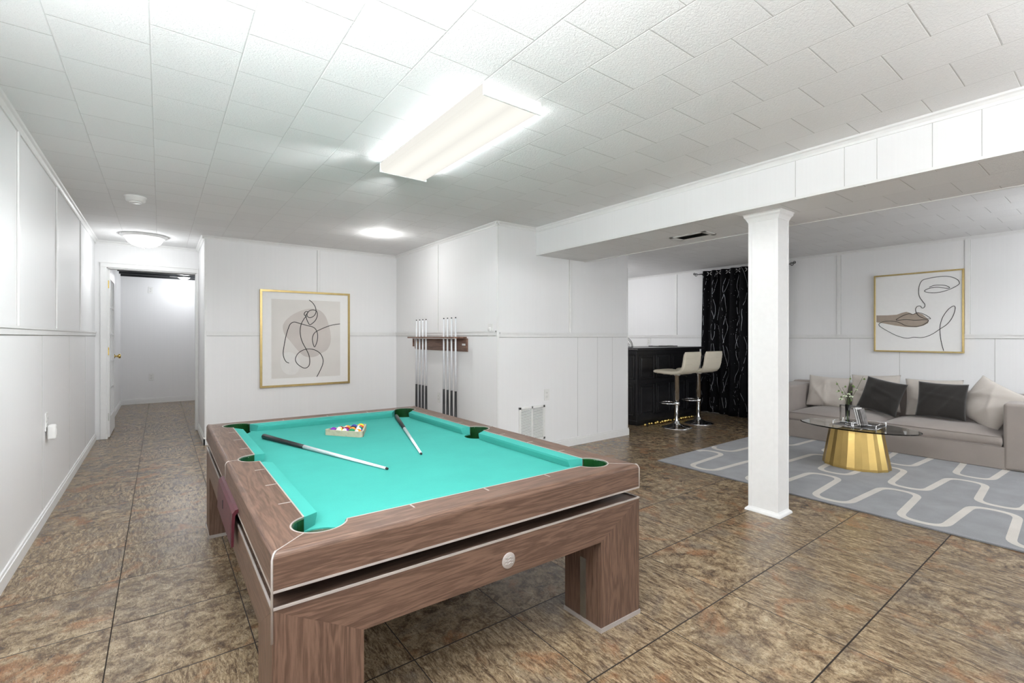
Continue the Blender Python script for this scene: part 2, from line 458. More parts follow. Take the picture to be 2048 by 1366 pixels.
board('baseboard_right', [(XR, YF, XR, 6.5, -1, 0)])
board('baseboard_store', [(-.54, YD+.12, -.54, 10.4, 1, 0), (-.54, 10.4, 1.9, 10.4, 0, -1)], h=.09)
def rail(name, segs, zc=1.205):
    m = MB()
    for x0, y0, x1, y1, nx, ny in segs:
        a0, a1 = min(x0, x1), max(x0, x1); b0, b1 = min(y0, y1), max(y0, y1)
        for t, z0, z1 in ((.009, zc-.025, zc+.02), (.016, zc+.006, zc+.02)):
            if nx: m.box(x0 if nx > 0 else x0-t, x0+t if nx > 0 else x0, b0, b1, z0, z1)
            else: m.box(a0, a1, y0 if ny > 0 else y0-t, y0+t if ny > 0 else y0, z0, z1)
        m.m = 1; t, z0, z1 = .0025, zc-.029, zc-.025  # grey strip painted in as the rail's shadow line
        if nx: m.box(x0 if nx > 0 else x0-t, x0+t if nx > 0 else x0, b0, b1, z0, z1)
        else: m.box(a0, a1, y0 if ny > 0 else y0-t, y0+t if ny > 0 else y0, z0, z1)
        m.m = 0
    return struct(m.build(name, [M['trim'], M['seam']]))  # seam: the painted shadow line
rail('trim_4', [(XL, YF, XL, YD, 1, 0)])
rail('trim_5', [(.40, YP, XC, YP, 0, -1)]); rail('trim_6', [(XC, YE+.02, XC, YP, -1, 0)])
rail('trim_7', [(XC+.02, YE, XE-.01, YE, 0, -1)], 1.19); rail('trim_8', [(XR, YF, XR, 6.5, -1, 0)], 1.175)
# crown: a small cove of three steps
def crown(name, segs, zt, s=.032):
    m = MB()
    for x0, y0, x1, y1, nx, ny in segs:
        a0, a1 = min(x0, x1), max(x0, x1); b0, b1 = min(y0, y1), max(y0, y1)
        prof = [(0, -s*1.1), (s*.22, -s*1.1), (s*.3, -s*.75), (s*.55, -s*.4), (s*.85, -s*.25), (s, 0), (0, 0)]
        if nx: P = [[(x0+nx*u, y, zt+w) for u, w in prof] for y in (b0, b1)]
        else: P = [[(x, y0+ny*u, zt+w) for u, w in prof] for x in (a0, a1)]
        n = len(prof)
        m.face(P[0]); m.face(P[1][::-1])
        for i in range(n): m.face([P[0][i], P[0][(i+1) % n], P[1][(i+1) % n], P[1][i]])
    return struct(m.build(name, M['trim']))
crown('trim_9', [(XL, YF, XL, YD, 1, 0), (XL, YD, .5, YD, 0, -1)], CL)
crown('trim_10', [(.36, YP, XC, YP, 0, -1), (XC, YE-.03, XC, YP, -1, 0), (XC-.03, YE, 3.04, YE, 0, -1), (.385, YP-.02, .385, YD, -1, 0)], CL)
crown('trim_11', [(3.04, YF, 3.04, YE, -1, 0)], CL, .036)
crown('trim_12', [(XR, YF, XR, 6.5, -1, 0)], CR, .03)
def battens(name, items, t=.009, w=.030):
    m = MB()
    for kind, p, q, z0, z1 in items:
        if kind == 'x+': m.box(p, p+t, q-w/2, q+w/2, z0, z1, .0015, 1)
        if kind == 'x-': m.box(p-t, p, q-w/2, q+w/2, z0, z1, .0015, 1)
        if kind == 'y-': m.box(q-w/2, q+w/2, p-t, p, z0, z1, .0015, 1)
        m.m = 1  # grey strips painted in as shadow lines along the batten
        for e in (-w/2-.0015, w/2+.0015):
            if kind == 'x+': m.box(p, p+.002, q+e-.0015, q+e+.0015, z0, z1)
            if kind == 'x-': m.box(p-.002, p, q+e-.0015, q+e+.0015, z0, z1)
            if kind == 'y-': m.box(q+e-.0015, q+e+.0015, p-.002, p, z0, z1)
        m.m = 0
    return struct(m.build(name, [M['trim'], M['seam']]))  # seam: the painted shadow lines
battens('trim_13', [('x+', XL, y, 1.225, CL-.03) for y in (2.3, 3.47, 4.59, 5.83)])
battens('trim_14', [('y-', YP, 1.554, 1.225, CL-.03)]); battens('trim_15', [('x-', XC, 4.834, 1.225, CL-.03)], .006, .016)
battens('trim_16', [('y-', YE, 3.513, 1.21, SB)], .011, .036)
battens('trim_17', [('x-', XR, y, 1.195, CR-.03) for y in (4.562, 2.242, 1.073, -.2)], .009, .04)
# thin corner beads on the outside corners
m = MB()
for x, y in ((XC, YE), (XE, YE), (.385, YP)): m.box(x-.004 if x < 4 else x-.014, x+.014 if x < 4 else x+.004, y-.004, y+.014, .09, SB-.005 if x > 4 else CL-.04, .002, 1)
struct(m.build('trim_18', M['trim']))
# shallow vertical panel grooves in the lower panels
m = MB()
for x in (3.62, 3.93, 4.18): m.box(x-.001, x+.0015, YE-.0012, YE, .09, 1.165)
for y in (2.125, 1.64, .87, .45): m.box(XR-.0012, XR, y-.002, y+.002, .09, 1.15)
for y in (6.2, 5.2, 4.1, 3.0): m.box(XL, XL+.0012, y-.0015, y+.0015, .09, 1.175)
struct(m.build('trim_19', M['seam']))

# ---- door leaf (opened inwards along the left wall)
d = sempty('door_1', (-.4825, 7.10, 0))
m = MB(); st = .10; L = .75; H0, H1 = .012, 1.945
def lb(y0, y1, z0, z1, t=.0175): m.box(-t, t, y0, y1, z0, z1, .002, 1)
lb(0, st, H0, H1); lb(L-st, L, H0, H1); lb(st, L-st, H0, .24); lb(st, L-st, H1-.11, H1)
gz0, gz1 = .24, H1-.11
for k in range(1, 5): z = gz0+(gz1-gz0)*k/5; lb(st, L-st, z-.011, z+.011, .013)
for k in range(1, 3): y = st+(L-2*st)*k/3; lb(y-.011, y+.011, gz0, gz1, .013)
m.build('door_leaf', M['trim'], d)
m = MB(); m.box(-.003, .003, st, L-st, gz0, gz1); m.build('glass_pane', M['pane'], d)
for z, mt in ((1.77, 'brass'), (1.00, 'brass'), (.245, 'nickel')):
    m = MB(); m.box(-.012, .012, -.004, .001, z-.045, z+.045, .003, 2); m.tube([(-.019, -.004, z-.046), (-.019, -.004, z+.046)], .005)
    m.build('hinge', M[mt], d)
for s in (1, -1):
    m = MB(); m.lathe([(0, 0), (.028, 0), (.028, .004), (.011, .008), (.010, .03), (.024, .036), (.028, .048), (.024, .06), (0, .064)], 20, (0, 0, 0), 'x')
    o = m.build('door_knob', M['brass'], d); o.location = (.0175*s, L-.06, .92); o.rotation_euler = (0, 0, 0 if s > 0 else pi)

# ================================================================ small wall and ceiling fittings
def outlet(label, loc, rz, group=None, w=.07, h=.115):
    t = thing('wall_outlet', label, 'outlet', loc, rz, group)    # local: +x = out of the wall
    m = MB(); m.box(0, .006, -w/2, w/2, -h/2, h/2, .0025, 2); m.build('faceplate', M['plastic'], t)
    for z in (-.02, .02):
        m = MB(); m.box(.004, .0085, -.017, .017, z-.0145, z+.0145, .003, 2)
        m.m = 1; m.box(.0083, .0089, -.0075, -.0055, z-.002, z+.007); m.box(.0083, .0089, .0055, .0075, z-.002, z+.007); m.lathe([(0, 0), (.0022, 0), (.0022, .0004), (0, .0004)], 10, (.0085, 0, z-.008), 'x')
        m.build('receptacle', [M['plastic'], M['slot']], t)
    return t
outlet('white duplex outlet on the wall above the floor return grille', (3.173, YE, .574), -pi/2)
outlet('white duplex outlet low on the wall behind the hanging cues', (XC, 4.81, .47), pi)
outlet('white outlet high on the wall beyond the open door', (-.135, 10.4, 1.985), -pi/2)
outlet('white outlet low on the wall beyond the open door', (-.125, 10.4, .46), -pi/2)
outlet('white outlet above the black bar counter on the right wall', (XR, 5.096, 1.085), pi)
outlet('white outlet on the left wall with a plug-in device in its lower socket', (XL, 4.22, .62), 0)
t = thing('plug_in_freshener', 'small white plug-in air freshener on the left wall outlet', 'air freshener', (XL+.009, 4.22, .565))
m = MB(); m.box(0, .042, -.03, .03, -.06, .035, .014, 4); m.build('body', M['plastic'], t)
m = MB(); m.box(.038, .0435, -.012, .012, -.035, .01, .002, 1); m.build('front_vent', M['trim'], t)
t = thing('dimmer_switch', 'white wall plate with round dimmer dial near the wall corner', 'switch', (XC, 3.755, 1.235), pi)
m = MB(); m.box(0, .008, -.04, .04, -.06, .06, .003, 2); m.build('faceplate', M['plastic'], t)
m = MB(); m.lathe([(0, .02), (.016, .02), (.019, .016), (.02, 0)], 24, (.008, 0, .005), 'x'); m.build('dial', M['plastic'], t)
m = MB(); m.lathe([(0, .003), (.004, .003), (.004, 0)], 10, (.008, -.028, .01), 'x'); m.build('indicator', M['nickel'], t)

# floor return grille on the end wall
t = thing('return_grille', 'white two column louvred air return grille on the wall', 'air vent', (2.978, YE, .30))
W, Hh = .168, .172
m = MB()
for bx in ((-W, W, Hh-.022, Hh), (-W, W, -Hh, -Hh+.022), (-W, -W+.026, -Hh, Hh), (W-.026, W, -Hh, Hh), (-.009, .009, -Hh, Hh)): m.box(bx[0], bx[1], -.012, 0, bx[2], bx[3], .002, 1)
m.build('grille_frame', M['plastic'], t)
m = MB(); m.box(-W+.01, W-.01, -.0015, 0, -Hh+.01, Hh-.01); m.build('backing', M['dark'], t)
m = MB()
n = 25
for k in range(n):
    z = -Hh+.024+(2*Hh-.048)*(k+.5)/n
    for a, b in ((-W+.024, -.008), (.008, W-.024)):
        m.face([(a, -.010, z-.0035), (b, -.010, z-.0035), (b, -.003, z+.0045), (a, -.003, z+.0045)])
        m.face([(a, -.0105, z-.0035), (b, -.0105, z-.0035), (b, -.0105, z-.0015), (a, -.0105, z-.0015)])
m.build('louvres', M['plastic'], t)
# register under the beam
t = thing('ceiling_register', 'white ceiling air register under the dropped beam', 'air vent', (3.46, 2.17, SB))
m = MB()
for bx in ((-.085, .085, -.16, -.12), (-.085, .085, .12, .16), (-.085, -.06, -.16, .16), (.06, .085, -.16, .16)): m.box(bx[0], bx[1], bx[2], bx[3], -.008, 0, .002, 1)
m.build('register_frame', M['plastic'], t)
m = MB(); m.box(-.062, .062, -.122, .122, -.002, -.0002); m.build('backing', M['dark'], t)
m = MB()
for k in range(9): x = -.055+.11*k/8; m.face([(x, -.12, -.007), (x, .12, -.007), (x+.006, .12, -.002), (x+.006, -.12, -.002)])
m.build('louvres', M['nickel'], t)

t = thing('smoke_detector', 'round white smoke detector on the ceiling before the hall lamp', 'smoke detector', (-.155, 4.69, CL))
m = MB(); m.lathe([(0, 0), (.072, 0), (.072, -.008), (.066, -.012), (.062, -.034), (.045, -.042), (0, -.042)], 32); m.build('housing', M['plastic'], t)
m = MB(); m.lathe([(.040, -.0415), (.040, -.047), (.03, -.05), (0, -.05)], 24); m.build('test_cap', M['trim'], t)

t = thing('dome_ceiling_light', 'lit round dome ceiling light with white rim near the doorway', 'ceiling light', (-.137, 6.44, CL))
m = MB(); m.lathe([(0, 0), (.205, 0), (.21, -.012), (.20, -.022), (.165, -.034), (.16, -.03), (0, -.03)], 48); m.build('rim', M['trim'], t)
m = MB(); m.lathe([(.163, -.033), (.16, -.05), (.145, -.075), (.11, -.102), (.06, -.12), (0, -.126)], 48); m.build('glass_bowl', M['bulb'], t)
m = MB(); m.lathe([(0, -.142), (.006, -.14), (.009, -.133), (.006, -.126), (.012, -.124), (0, -.12)], 14); m.build('finial', M['nickel'], t)
pl = bpy.data.lights.new('dome_bulb', 'POINT'); pl.energy = 1.8; pl.shadow_soft_size = .02; pl.color = (.95, .98, 1)
o = bpy.data.objects.new('dome_bulb', pl); C.objects.link(o); o.location = (-.137, 6.44, CL-.2)

t = thing('recessed_light', 'lit flush round ceiling light above the framed picture corner', 'ceiling light', (1.87, 4.80, CL))
m = MB(); m.lathe([(0, 0), (.062, 0), (.062, -.004), (.046, -.008), (.042, -.005), (0, -.005)], 40); m.build('trim_ring', M['trim'], t)
m = MB(); m.lathe([(.043, -.006), (.036, -.012), (.022, -.016), (0, -.018)], 32); m.build('diffuser', M['spotbulb'], t)
pl = bpy.data.lights.new('spot_bulb', 'POINT'); pl.energy = 2.2; pl.shadow_soft_size = .015
o = bpy.data.objects.new('spot_bulb', pl); C.objects.link(o); o.location = (1.87, 4.80, CL-.07)

t = thing('joist_light', 'lit bulb lamp between the black joists beyond the door', 'ceiling light', (.33, 9.9, 2.2))
m = MB(); m.lathe([(0, 0), (.09, 0), (.095, -.01), (.08, -.022), (0, -.022)], 28); m.build('housing', M['trim'], t)
m = MB(); m.lathe([(.078, -.022), (.06, -.034), (.03, -.04), (0, -.042)], 28); m.build('diffuser', M['bulb'], t)
m = MB(); m.box(-.2, -.07, -.02, .02, -.012, 0); m.build('mounting_strap', M['nickel'], t)
pl = bpy.data.lights.new('joist_bulb', 'POINT'); pl.energy = 6; pl.shadow_soft_size = .06; pl.color = (.93, .96, 1)
o = bpy.data.objects.new('joist_bulb', pl); C.objects.link(o); o.location = (.33, 9.85, 2.09)
pl = bpy.data.lights.new('joist_bulb', 'POINT'); pl.energy = 9; pl.shadow_soft_size = .06; pl.color = (.95, .97, 1)
o = bpy.data.objects.new('joist_bulb', pl); C.objects.link(o); o.location = (1.3, 8.4, 2.09)

# fluorescent wraparound fixtures
def fluoro(label, cx, cy, z, rz=0, power=16):
    t = thing('fluorescent_fixture', label, 'ceiling light', (cx, cy, z), rz)
    W, L, D = .157, .59, .055
    m = MB()
    for s in (-1, 1):
        y0, y1 = (L-.006, L+.004) if s > 0 else (-L-.004, -L+.006)
        m.box(-W-.003, W+.003, y0, y1, -D-.004, 0, .001, 1)
        m.build('end_cap', M['trim'], t); m = MB()
    m.box(-W+.004, W-.004, -L, L, -.006, 0); m.build('backplate', M['trim'], t)
    m = MB(); prof = [(-W, -.004), (-W+.004, -D+.012), (-W+.016, -D), (W-.016, -D), (W-.004, -D+.012), (W, -.004)]
    for (a, b), (c, d_) in zip(prof[:-1], prof[1:]): m.face([(a, -L+.005, b), (a, L-.005, b), (c, L-.005, d_), (c, -L+.005, d_)])
    m.build('lens', M['lens'], t)
    for s in (-1, 1): area('tube_spill', (cx+s*(W+.015), cy, z-.04), (0, radians(180+s*60), 0), .02, 1.1, .6, (.95, .98, 1))
    if not power:
        for k in range(6):
            l = bpy.data.lights.new('tube_light', 'SPOT'); l.energy = 3.2; l.shadow_soft_size = 0.0; l.color = (.97, .98, 1); l.spot_size = radians(168); l.spot_blend = .15
            o = bpy.data.objects.new('tube_light', l); C.objects.link(o); o.location = (cx, cy-.46+.184*k, z-D-.012)
        # added spots aimed at left and picture walls, boosting the lens's side light
        for (fx, fy, fz), aim, e, sz in (((-.165, .35, -.05), (-.59, 4.3, .95), 26, 84), ((-.165, -.2, -.05), (-.59, 3.0, .6), 9, 84), ((0, .62, -.05), (1.2, 6.0, 1.0), 9, 76)):
            l = bpy.data.lights.new('tube_side_light', 'SPOT'); l.energy = e; l.shadow_soft_size = 0.0; l.color = (.97, .98, 1); l.spot_size = radians(sz); l.spot_blend = .9
            o = bpy.data.objects.new('tube_side_light', l); C.objects.link(o); o.location = (cx+fx, cy+fy, z+fz)
            o.rotation_euler = (Vector(aim)-Vector(o.location)).to_track_quat('-Z', 'Y').to_euler()
    if power: area('tube_light', (cx, cy, z-D-.006), (0, 0, rz), .27, 1.1, power, (.95, .98, 1))  # fill light of the added, unseen fixtures
    return t
fluoro('long lit fluorescent ceiling fixture above the pool table', 1.262, 2.262, CL, 0, 0)
fluoro('long lit fluorescent ceiling fixture behind the viewer', 1.262, -1.3, CL, 0, 6)  # unseen fixture added to raise the room's brightness
fluoro('long lit fluorescent fixture over the lounge side', 5.15, -.45, CR, 0, 10)  # unseen fixture added to brighten the lounge

# ---- support column
t = thing('support_column', 'white square support column with capital and foot under the beam', 'column', (3.262, 1.485, 0))
wx, wy = .074, .094
m = MB(); m.box(-wx, wx, -wy, wy, .02, SB-.02, .003, 2)
for s in (-1, 1):
    for a, b in ((-wy-.002, -wy+.022), (wy-.022, wy+.002)): m.box(s*wx-.003 if s < 0 else s*wx-.001, s*wx+.001 if s < 0 else s*wx+.003, a, b, .03, SB-.03, .001, 1)
for a, b in ((wx-.016, wx+.003),): m.box(a, b, -wy-.003, -wy+.001, .03, SB-.03, .001, 1)
m.build('shaft', M['trim'], t)
def frustum(m, x, y, prof):
    rings = [[(sx*(x+e), sy*(y+e), z) for sx, sy in ((-1, -1), (1, -1), (1, 1), (-1, 1))] for e, z in prof]
    for A, B in zip(rings[:-1], rings[1:]):
        for i in range(4): m.face([A[i], A[(i+1) % 4], B[(i+1) % 4], B[i]])
    m.face(rings[0][::-1]); m.face(rings[-1])
m = MB(); frustum(m, wx, wy, [(.0, SB-.055), (.004, SB-.055), (.006, SB-.048), (.014, SB-.03), (.022, SB-.02), (.024, SB-.008), (.03, SB-.0005)]); m.build('capital', M['trim'], t)
m = MB(); frustum(m, wx, wy, [(.019, 0.0), (.019, .006), (.016, .014), (.006, .022), (.001, .03)]); m.build('foot', M['trim'], t)

for (x, y), lab in (((-.30, .45), 'tall uplighter floor lamp by the left wall'), ((2.25, -.45), 'tall uplighter floor lamp behind the pool table foot'), ((5.6, -.55), 'tall uplighter floor lamp in the lounge')):  # unseen stands made up to carry the added uplights
    t = thing('floor_lamp', lab, 'floor lamp', (x, y, 0))
    m = MB(); m.lathe([(0, 0), (.14, 0), (.14, .012), (.02, .025), (0, .025)], 32); m.build('base', M['nickel'], t)
    m = MB(); m.tube([(0, 0, .02), (0, 0, 1.5)], .011, 12); m.build('pole', M['nickel'], t)
    m = MB(); m.lathe([(.012, 1.49), (.08, 1.52), (.2, 1.60), (.235, 1.64), (.23, 1.645), (.19, 1.607), (.07, 1.53), (0, 1.515)], 36); m.build('lamp_bowl', M['trim'], t)

t = thing('flush_ceiling_light', 'round flush ceiling light hidden behind the end wall over the bar', 'ceiling light', (5.35, 5.35, CR))  # unseen lamp added to brighten the bar corner
m = MB(); m.lathe([(0, 0), (.15, 0), (.155, -.012), (.145, -.02), (.13, -.02)], 40); m.build('rim', M['trim'], t)
m = MB(); m.lathe([(.135, -.02), (.13, -.04), (.10, -.062), (.05, -.075), (0, -.078)], 40); m.build('glass_bowl', M['bulb'], t)
pl = bpy.data.lights.new('bar_bulb', 'POINT'); pl.energy = 10; pl.shadow_soft_size = .03; pl.color = (.97, .98, 1)
o = bpy.data.objects.new('bar_bulb', pl); C.objects.link(o); o.location = (5.35, 5.35, CR-.2)

t = thing('dome_ceiling_light', 'round dome ceiling light above the viewer', 'ceiling light', (.25, 1.0, CL))  # unseen dome added overhead to brighten the left wall
m = MB(); m.lathe([(0, 0), (.205, 0), (.21, -.012), (.20, -.022), (.165, -.034), (.16, -.03), (0, -.03)], 48); m.build('rim', M['trim'], t)
m = MB(); m.lathe([(.163, -.033), (.16, -.05), (.145, -.075), (.11, -.102), (.06, -.12), (0, -.126)], 48); m.build('glass_bowl', M['bulb'], t)
pl = bpy.data.lights.new('dome_bulb', 'POINT'); pl.energy = 9; pl.shadow_soft_size = .08; pl.color = (.96, .98, 1)
o = bpy.data.objects.new('dome_bulb', pl); C.objects.link(o); o.location = (.25, 1.0, CL-.26)
# ================================================================ pool table
A_, B_, ZT, ZB = .70, 1.07, .63, .585
PC = {(-1, -1): (.222, 1.290), (1, -1): (1.622, 1.266), (-1, 1): (.228, 3.428), (1, 1): (1.590, 3.385)}
def T(u, v, z=0):
    s, t_ = (u+A_)/(2*A_), (v+B_)/(2*B_)
    x = y = 0
    for (i, j), w in (((-1, -1), (1-s)*(1-t_)), ((1, -1), s*(1-t_)), ((-1, 1), (1-s)*t_), ((1, 1), s*t_)):
        x += PC[(i, j)][0]*w; y += PC[(i, j)][1]*w
    return (x, y, z)
table = thing('pool_table', 'walnut pool table with teal cloth and square legs', 'pool table', (0, 0, 0))
W_ = .121; CO = (.148, .140); CR_ = .076; SR = .073
def arc(cx, cy, r, a0, a1, n):
    return [(cx+r*cos(a0+(a1-a0)*k/n), cy+r*sin(a0+(a1-a0)*k/n)) for k in range(n+1)]
# quarter pieces in the (-,-) quadrant
cx, cy = -A_+CO[0], -B_+CO[1]
yl = cy+sqrt(CR_**2-(CO[0]-W_)**2)          # corner circle meets the long inner line
xl = cx+sqrt(CR_**2-(CO[1]-W_)**2)
ang_l = atan2(yl-cy, -A_+W_-cx); ang_b = atan2(-B_+W_-cy, xl-cx)+2*pi
arc_l = arc(cx, cy, CR_, ang_l, 1.25*pi, 14)         # from long side inner line to mitre
arc_b = arc(cx, cy, CR_, 1.25*pi, ang_b, 14)
side_arc = arc(-A_+W_, 0, SR, 1.5*pi, pi, 12)        # from (inner, -SR) to the leftmost point
def mir(P, sx, sy): return [(x*sx, y*sy) for x, y in P]
R0 = .016
def rail_mesh(m, top_inner, outer0, outer1, inset0, inset1):
    """top_inner: inner boundary from end 1 back to end 0; outer edge from outer0 to outer1."""
    prof = [(R0*(1-sin(k*pi/10)), ZT-R0*(1-cos(k*pi/10))) for k in range(6)]     # inset, z from top
    prof = [(R0-R0*sin(k*pi/10), ZT-R0+R0*cos(k*pi/10)) for k in range(6)]
    def P(end, ins):
        o, i = (outer0, inset0) if end == 0 else (outer1, inset1)
        f = ins/R0
        return (o[0]+(i[0]-o[0])*f, o[1]+(i[1]-o[1])*f)
    poly = [P(0, R0), P(1, R0)]+top_inner
    m.face([T(x, y, ZT) for x, y in poly])
    for (i0, z0), (i1, z1) in zip(prof[:-1], prof[1:]):
        f = m.face([T(*P(0, i0), z0), T(*P(1, i0), z0), T(*P(1, i1), z1), T(*P(0, i1), z1)]); f.smooth = True
    zb = .533
    m.face([T(*P(0, 0), ZT-R0), T(*P(1, 0), ZT-R0), T(*P(1, 0), zb), T(*P(0, 0), zb)])
    # inner wall, bottom and ends
    n = len(poly)
    for a, b in zip(poly[1:], poly[2:]+poly[:1]): m.face([T(*a, ZT), T(*b, ZT), T(*b, zb), T(*a, zb)])
    bot = [P(0, 0), P(1, 0)]+top_inner
    m.face([T(x, y, zb) for x, y in bot])
for sx, sy in ((-1, -1), (1, -1), (-1, 1), (1, 1)):
    fx = -sx; fy = -sy       # mirror factors from the (-,-) quadrant
    m = MB()
    ti = [(-A_+W_-SR, 0)] + [p for p in side_arc[::-1]][1:] + arc_l
    ti = mir(ti, fx, fy)
    q = lambda x, y: (x*fx, y*fy)
    rail_mesh(m, ti, q(-A_, -B_), q(-A_, 0), q(-A_+R0, -B_+R0), q(-A_+R0, 0))
    m.build('side_rail', M['woody'], table)
for sy in (-1, 1):
    m = MB(); fy = -sy
    inner = [(-x, y) for x, y in arc_b] + arc_b[::-1]
    inner = mir(inner, 1, fy)
    rail_mesh(m, inner, (-A_, -B_*fy), (A_, -B_*fy), (-A_+R0, (-B_+R0)*fy), (A_-R0, (-B_+R0)*fy))
    m.build('end_rail', M['woodx'], table)
# bed with notches for the pockets
notch_c = arc(cx, cy, CR_, ang_l, ang_b-2*pi, 14)     # through the north-east side
notch_s = arc(-A_+W_, 0, SR*.98, -pi/2, pi/2, 14)
b = []
b += notch_c
b += [(-x, y) for x, y in notch_c[::-1]]
b += [(-x, y) for x, y in notch_s]
b += [(-x, -y) for x, y in notch_c]
b += [(x, -y) for x, y in notch_c[::-1]]
b += [(x, -y) for x, y in notch_s]
m = MB(); m.prism(b, ZB-.02, ZB, T); m.build('bed_cloth', M['cloth'], table)
# cushions
ZC0, ZC1 = ZT-.002, ZT-.008
def cushion(pin, pnose, name='cushion'):
    """pin: two points on the rail line, pnose: two points on the nose line"""
    m = MB()
    (a, b_), (c, d_) = pin, pnose
    ux = [(b_[0]-a[0]), (b_[1]-a[1])]
    def low(n, i): return (n[0]+(i[0]-n[0])*.16, n[1]+(i[1]-n[1])*.16)
    at, bt = T(*a, ZC0), T(*b_, ZC0); ct, dt = T(*c, ZC1), T(*d_, ZC1)
    cm, dm = T(*c, ZC1-.010), T(*d_, ZC1-.010)
    cl, dl = T(*low(c, a), ZB+.0005), T(*low(d_, b_), ZB+.0005)
    al, bl = T(*a, ZB+.0005), T(*b_, ZB+.0005)
    m.face([at, bt, dt, ct]); m.face([ct, dt, dm, cm]); m.face([cm, dm, dl, cl])
    m.face([at, ct, cm, cl, al]); m.face([bt, bl, dl, dm, dt]); m.face([al, cl, dl, bl]); m.face([at, al, bl, bt])
    return m.build(name, M['cloth'], table)
NW = .048
for fx in (1, -1):
    for fy in (1, -1):
        cushion([((-A_+W_)*fx, yl*fy), ((-A_+W_)*fx, -SR*fy)], [((-A_+W_+NW)*fx, (yl+.040)*fy), ((-A_+W_+NW)*fx, (-SR-.022)*fy)])
for fy in (1, -1):
    cushion([(xl, (-B_+W_)*fy), (-xl, (-B_+W_)*fy)], [(xl+.040, (-B_+W_+NW)*fy), (-xl-.040, (-B_+W_+NW)*fy)])
# pockets
def pocket(px, py, r, full_dark):
    t = bpy.data.objects.new('pocket', None); C.objects.link(t); t.parent = table
    m = MB()
    for k in range(32):
        a0, a1 = 2*pi*k/32, 2*pi*(k+1)/32
        p0, p1 = (px+r*cos(a0), py+r*sin(a0)), (px+r*cos(a1), py+r*sin(a1))
        m0, m1 = (px+r*.93*cos(a0), py+r*.93*sin(a0)), (px+r*.93*cos(a1), py+r*.93*sin(a1))
        # collar only where there is wood around it
        inner_x, inner_y = A_-W_+.001, B_-W_+.001
        mid = (px+r*cos((a0+a1)/2), py+r*sin((a0+a1)/2))
        zt = ZT-.001 if (abs(mid[0]) > inner_x-.003 or abs(mid[1]) > inner_y-.003) else ZB-.004
        f = m.face([T(*p0, zt), T(*p1, zt), T(*m1, zt-.004), T(*m0, zt-.004)]); f.smooth = True
        f = m.face([T(*m0, zt-.004), T(*m1, zt-.004), T(*m1, .535), T(*m0, .535)]); f.smooth = True
    m.face([T(px+r*.93*cos(2*pi*k/32), py+r*.93*sin(2*pi*k/32), .536) for k in range(32)])
    m.m = 1
    for a in ((1.18, 1.32) if px else ()):
        pass
    m.build('pocket_liner', [M['green'], M['silver']], t, normals=False)
    return t
pk = {}
for sx in (-1, 1):
    for sy in (-1, 1): pk[(sx, sy)] = pocket(sx*-cx, sy*-cy, CR_, 0)
    pk[(sx, 0)] = pocket(sx*(A_-W_), 0, SR, 0)
# little screws in the liners (one mesh each)
for (sx, sy), t in pk.items():
    px, py, r = (sx*-cx, sy*-cy, CR_) if sy else (sx*(A_-W_), 0, SR)
    base = atan2(sy, sx) if sy else (0 if sx > 0 else pi)
    for da in ((-1.25, -1.1, -.07, .07, 1.1, 1.25) if sy else (-1.2, 1.2)):
        m = MB(); a = base+da; m.sphere(T(px+r*.95*cos(a), py+r*.95*sin(a), ZT-.008), .0022, 8)
        m.build('screw', M['silver'], t)
# dark red ball cups under the corner pockets, seen in the gap below the rail
for sx in (-1, 1):
    for sy in (-1, 1):
        m = MB(); c = T(sx*-cx, sy*-cy, 0); m.lathe([(.066, .532), (.066, .512), (.058, .500), (.0, .4915)], 28, (c[0], c[1], 0))
        m.build('ball_cup', M['darkred'], table)
# inlay lines
def ribbon(m, pts, w, z0, z1):
    n = len(pts); L = []; R = []
    for i in range(n):
        a, b_ = pts[max(i-1, 0)], pts[min(i+1, n-1)]
        dx, dy = b_[0]-a[0], b_[1]-a[1]; l = sqrt(dx*dx+dy*dy) or 1
        L.append((pts[i][0]-dy/l*w/2, pts[i][1]+dx/l*w/2)); R.append((pts[i][0]+dy/l*w/2, pts[i][1]-dx/l*w/2))
    for i in range(n-1):
        q = [L[i], L[i+1], R[i+1], R[i]]
        m.face([T(*p, z1) for p in q])
        m.face([T(*L[i], z0), T(*L[i+1], z0), T(*L[i+1], z1), T(*L[i], z1)]); m.face([T(*R[i], z0), T(*R[i+1], z0), T(*R[i+1], z1), T(*R[i], z1)])
m = MB()
for fx in (1, -1):
    for fy in (1, -1):
        q = lambda P: mir(P, fx, fy)
        line = [p for p in side_arc[::-1]] + arc_l + arc_b[1:] + [(0, -B_+W_)]
        ribbon(m, q(line), .0045, ZT-.002, ZT+.0008)
        ribbon(m, q([arc_l[-1], (-A_+.010, -B_+.010)]), .0035, ZT-.002, ZT+.0008)
    ribbon(m, mir([(-A_+W_-SR, 0), (-A_+.012, 0)], fx, 1), .0035, ZT-.002, ZT+.0008)
    for sy in (-1, 1):
        # corner line running down the edge
        for k in range(6):
            pass
        x0, y0, _ = T(fx*A_, sy*B_)
        c1 = T(fx*(A_-.010), sy*(B_-.010)); 
        zlow = .405 if fx < 0 else .535
        zlow = .405 if (fx, sy) == (-1, -1) else .5345
        m.tube([(c1[0], c1[1], ZT+.0002), ((c1[0]+x0)/2, (c1[1]+y0)/2, ZT-.004), (x0, y0, ZT-.017), (x0, y0, zlow)], .003, 8)
    x0 = T(-A_*fx, 0)
    m.tube([(T((-A_+.012)*fx, 0)[0], x0[1], ZT), (T((-A_+.004)*fx, 0)[0], x0[1], ZT-.004), (x0[0], x0[1], ZT-.014), (x0[0], x0[1], .535)], .002, 8)
m.build('inlay_trim', M['silver'], table)
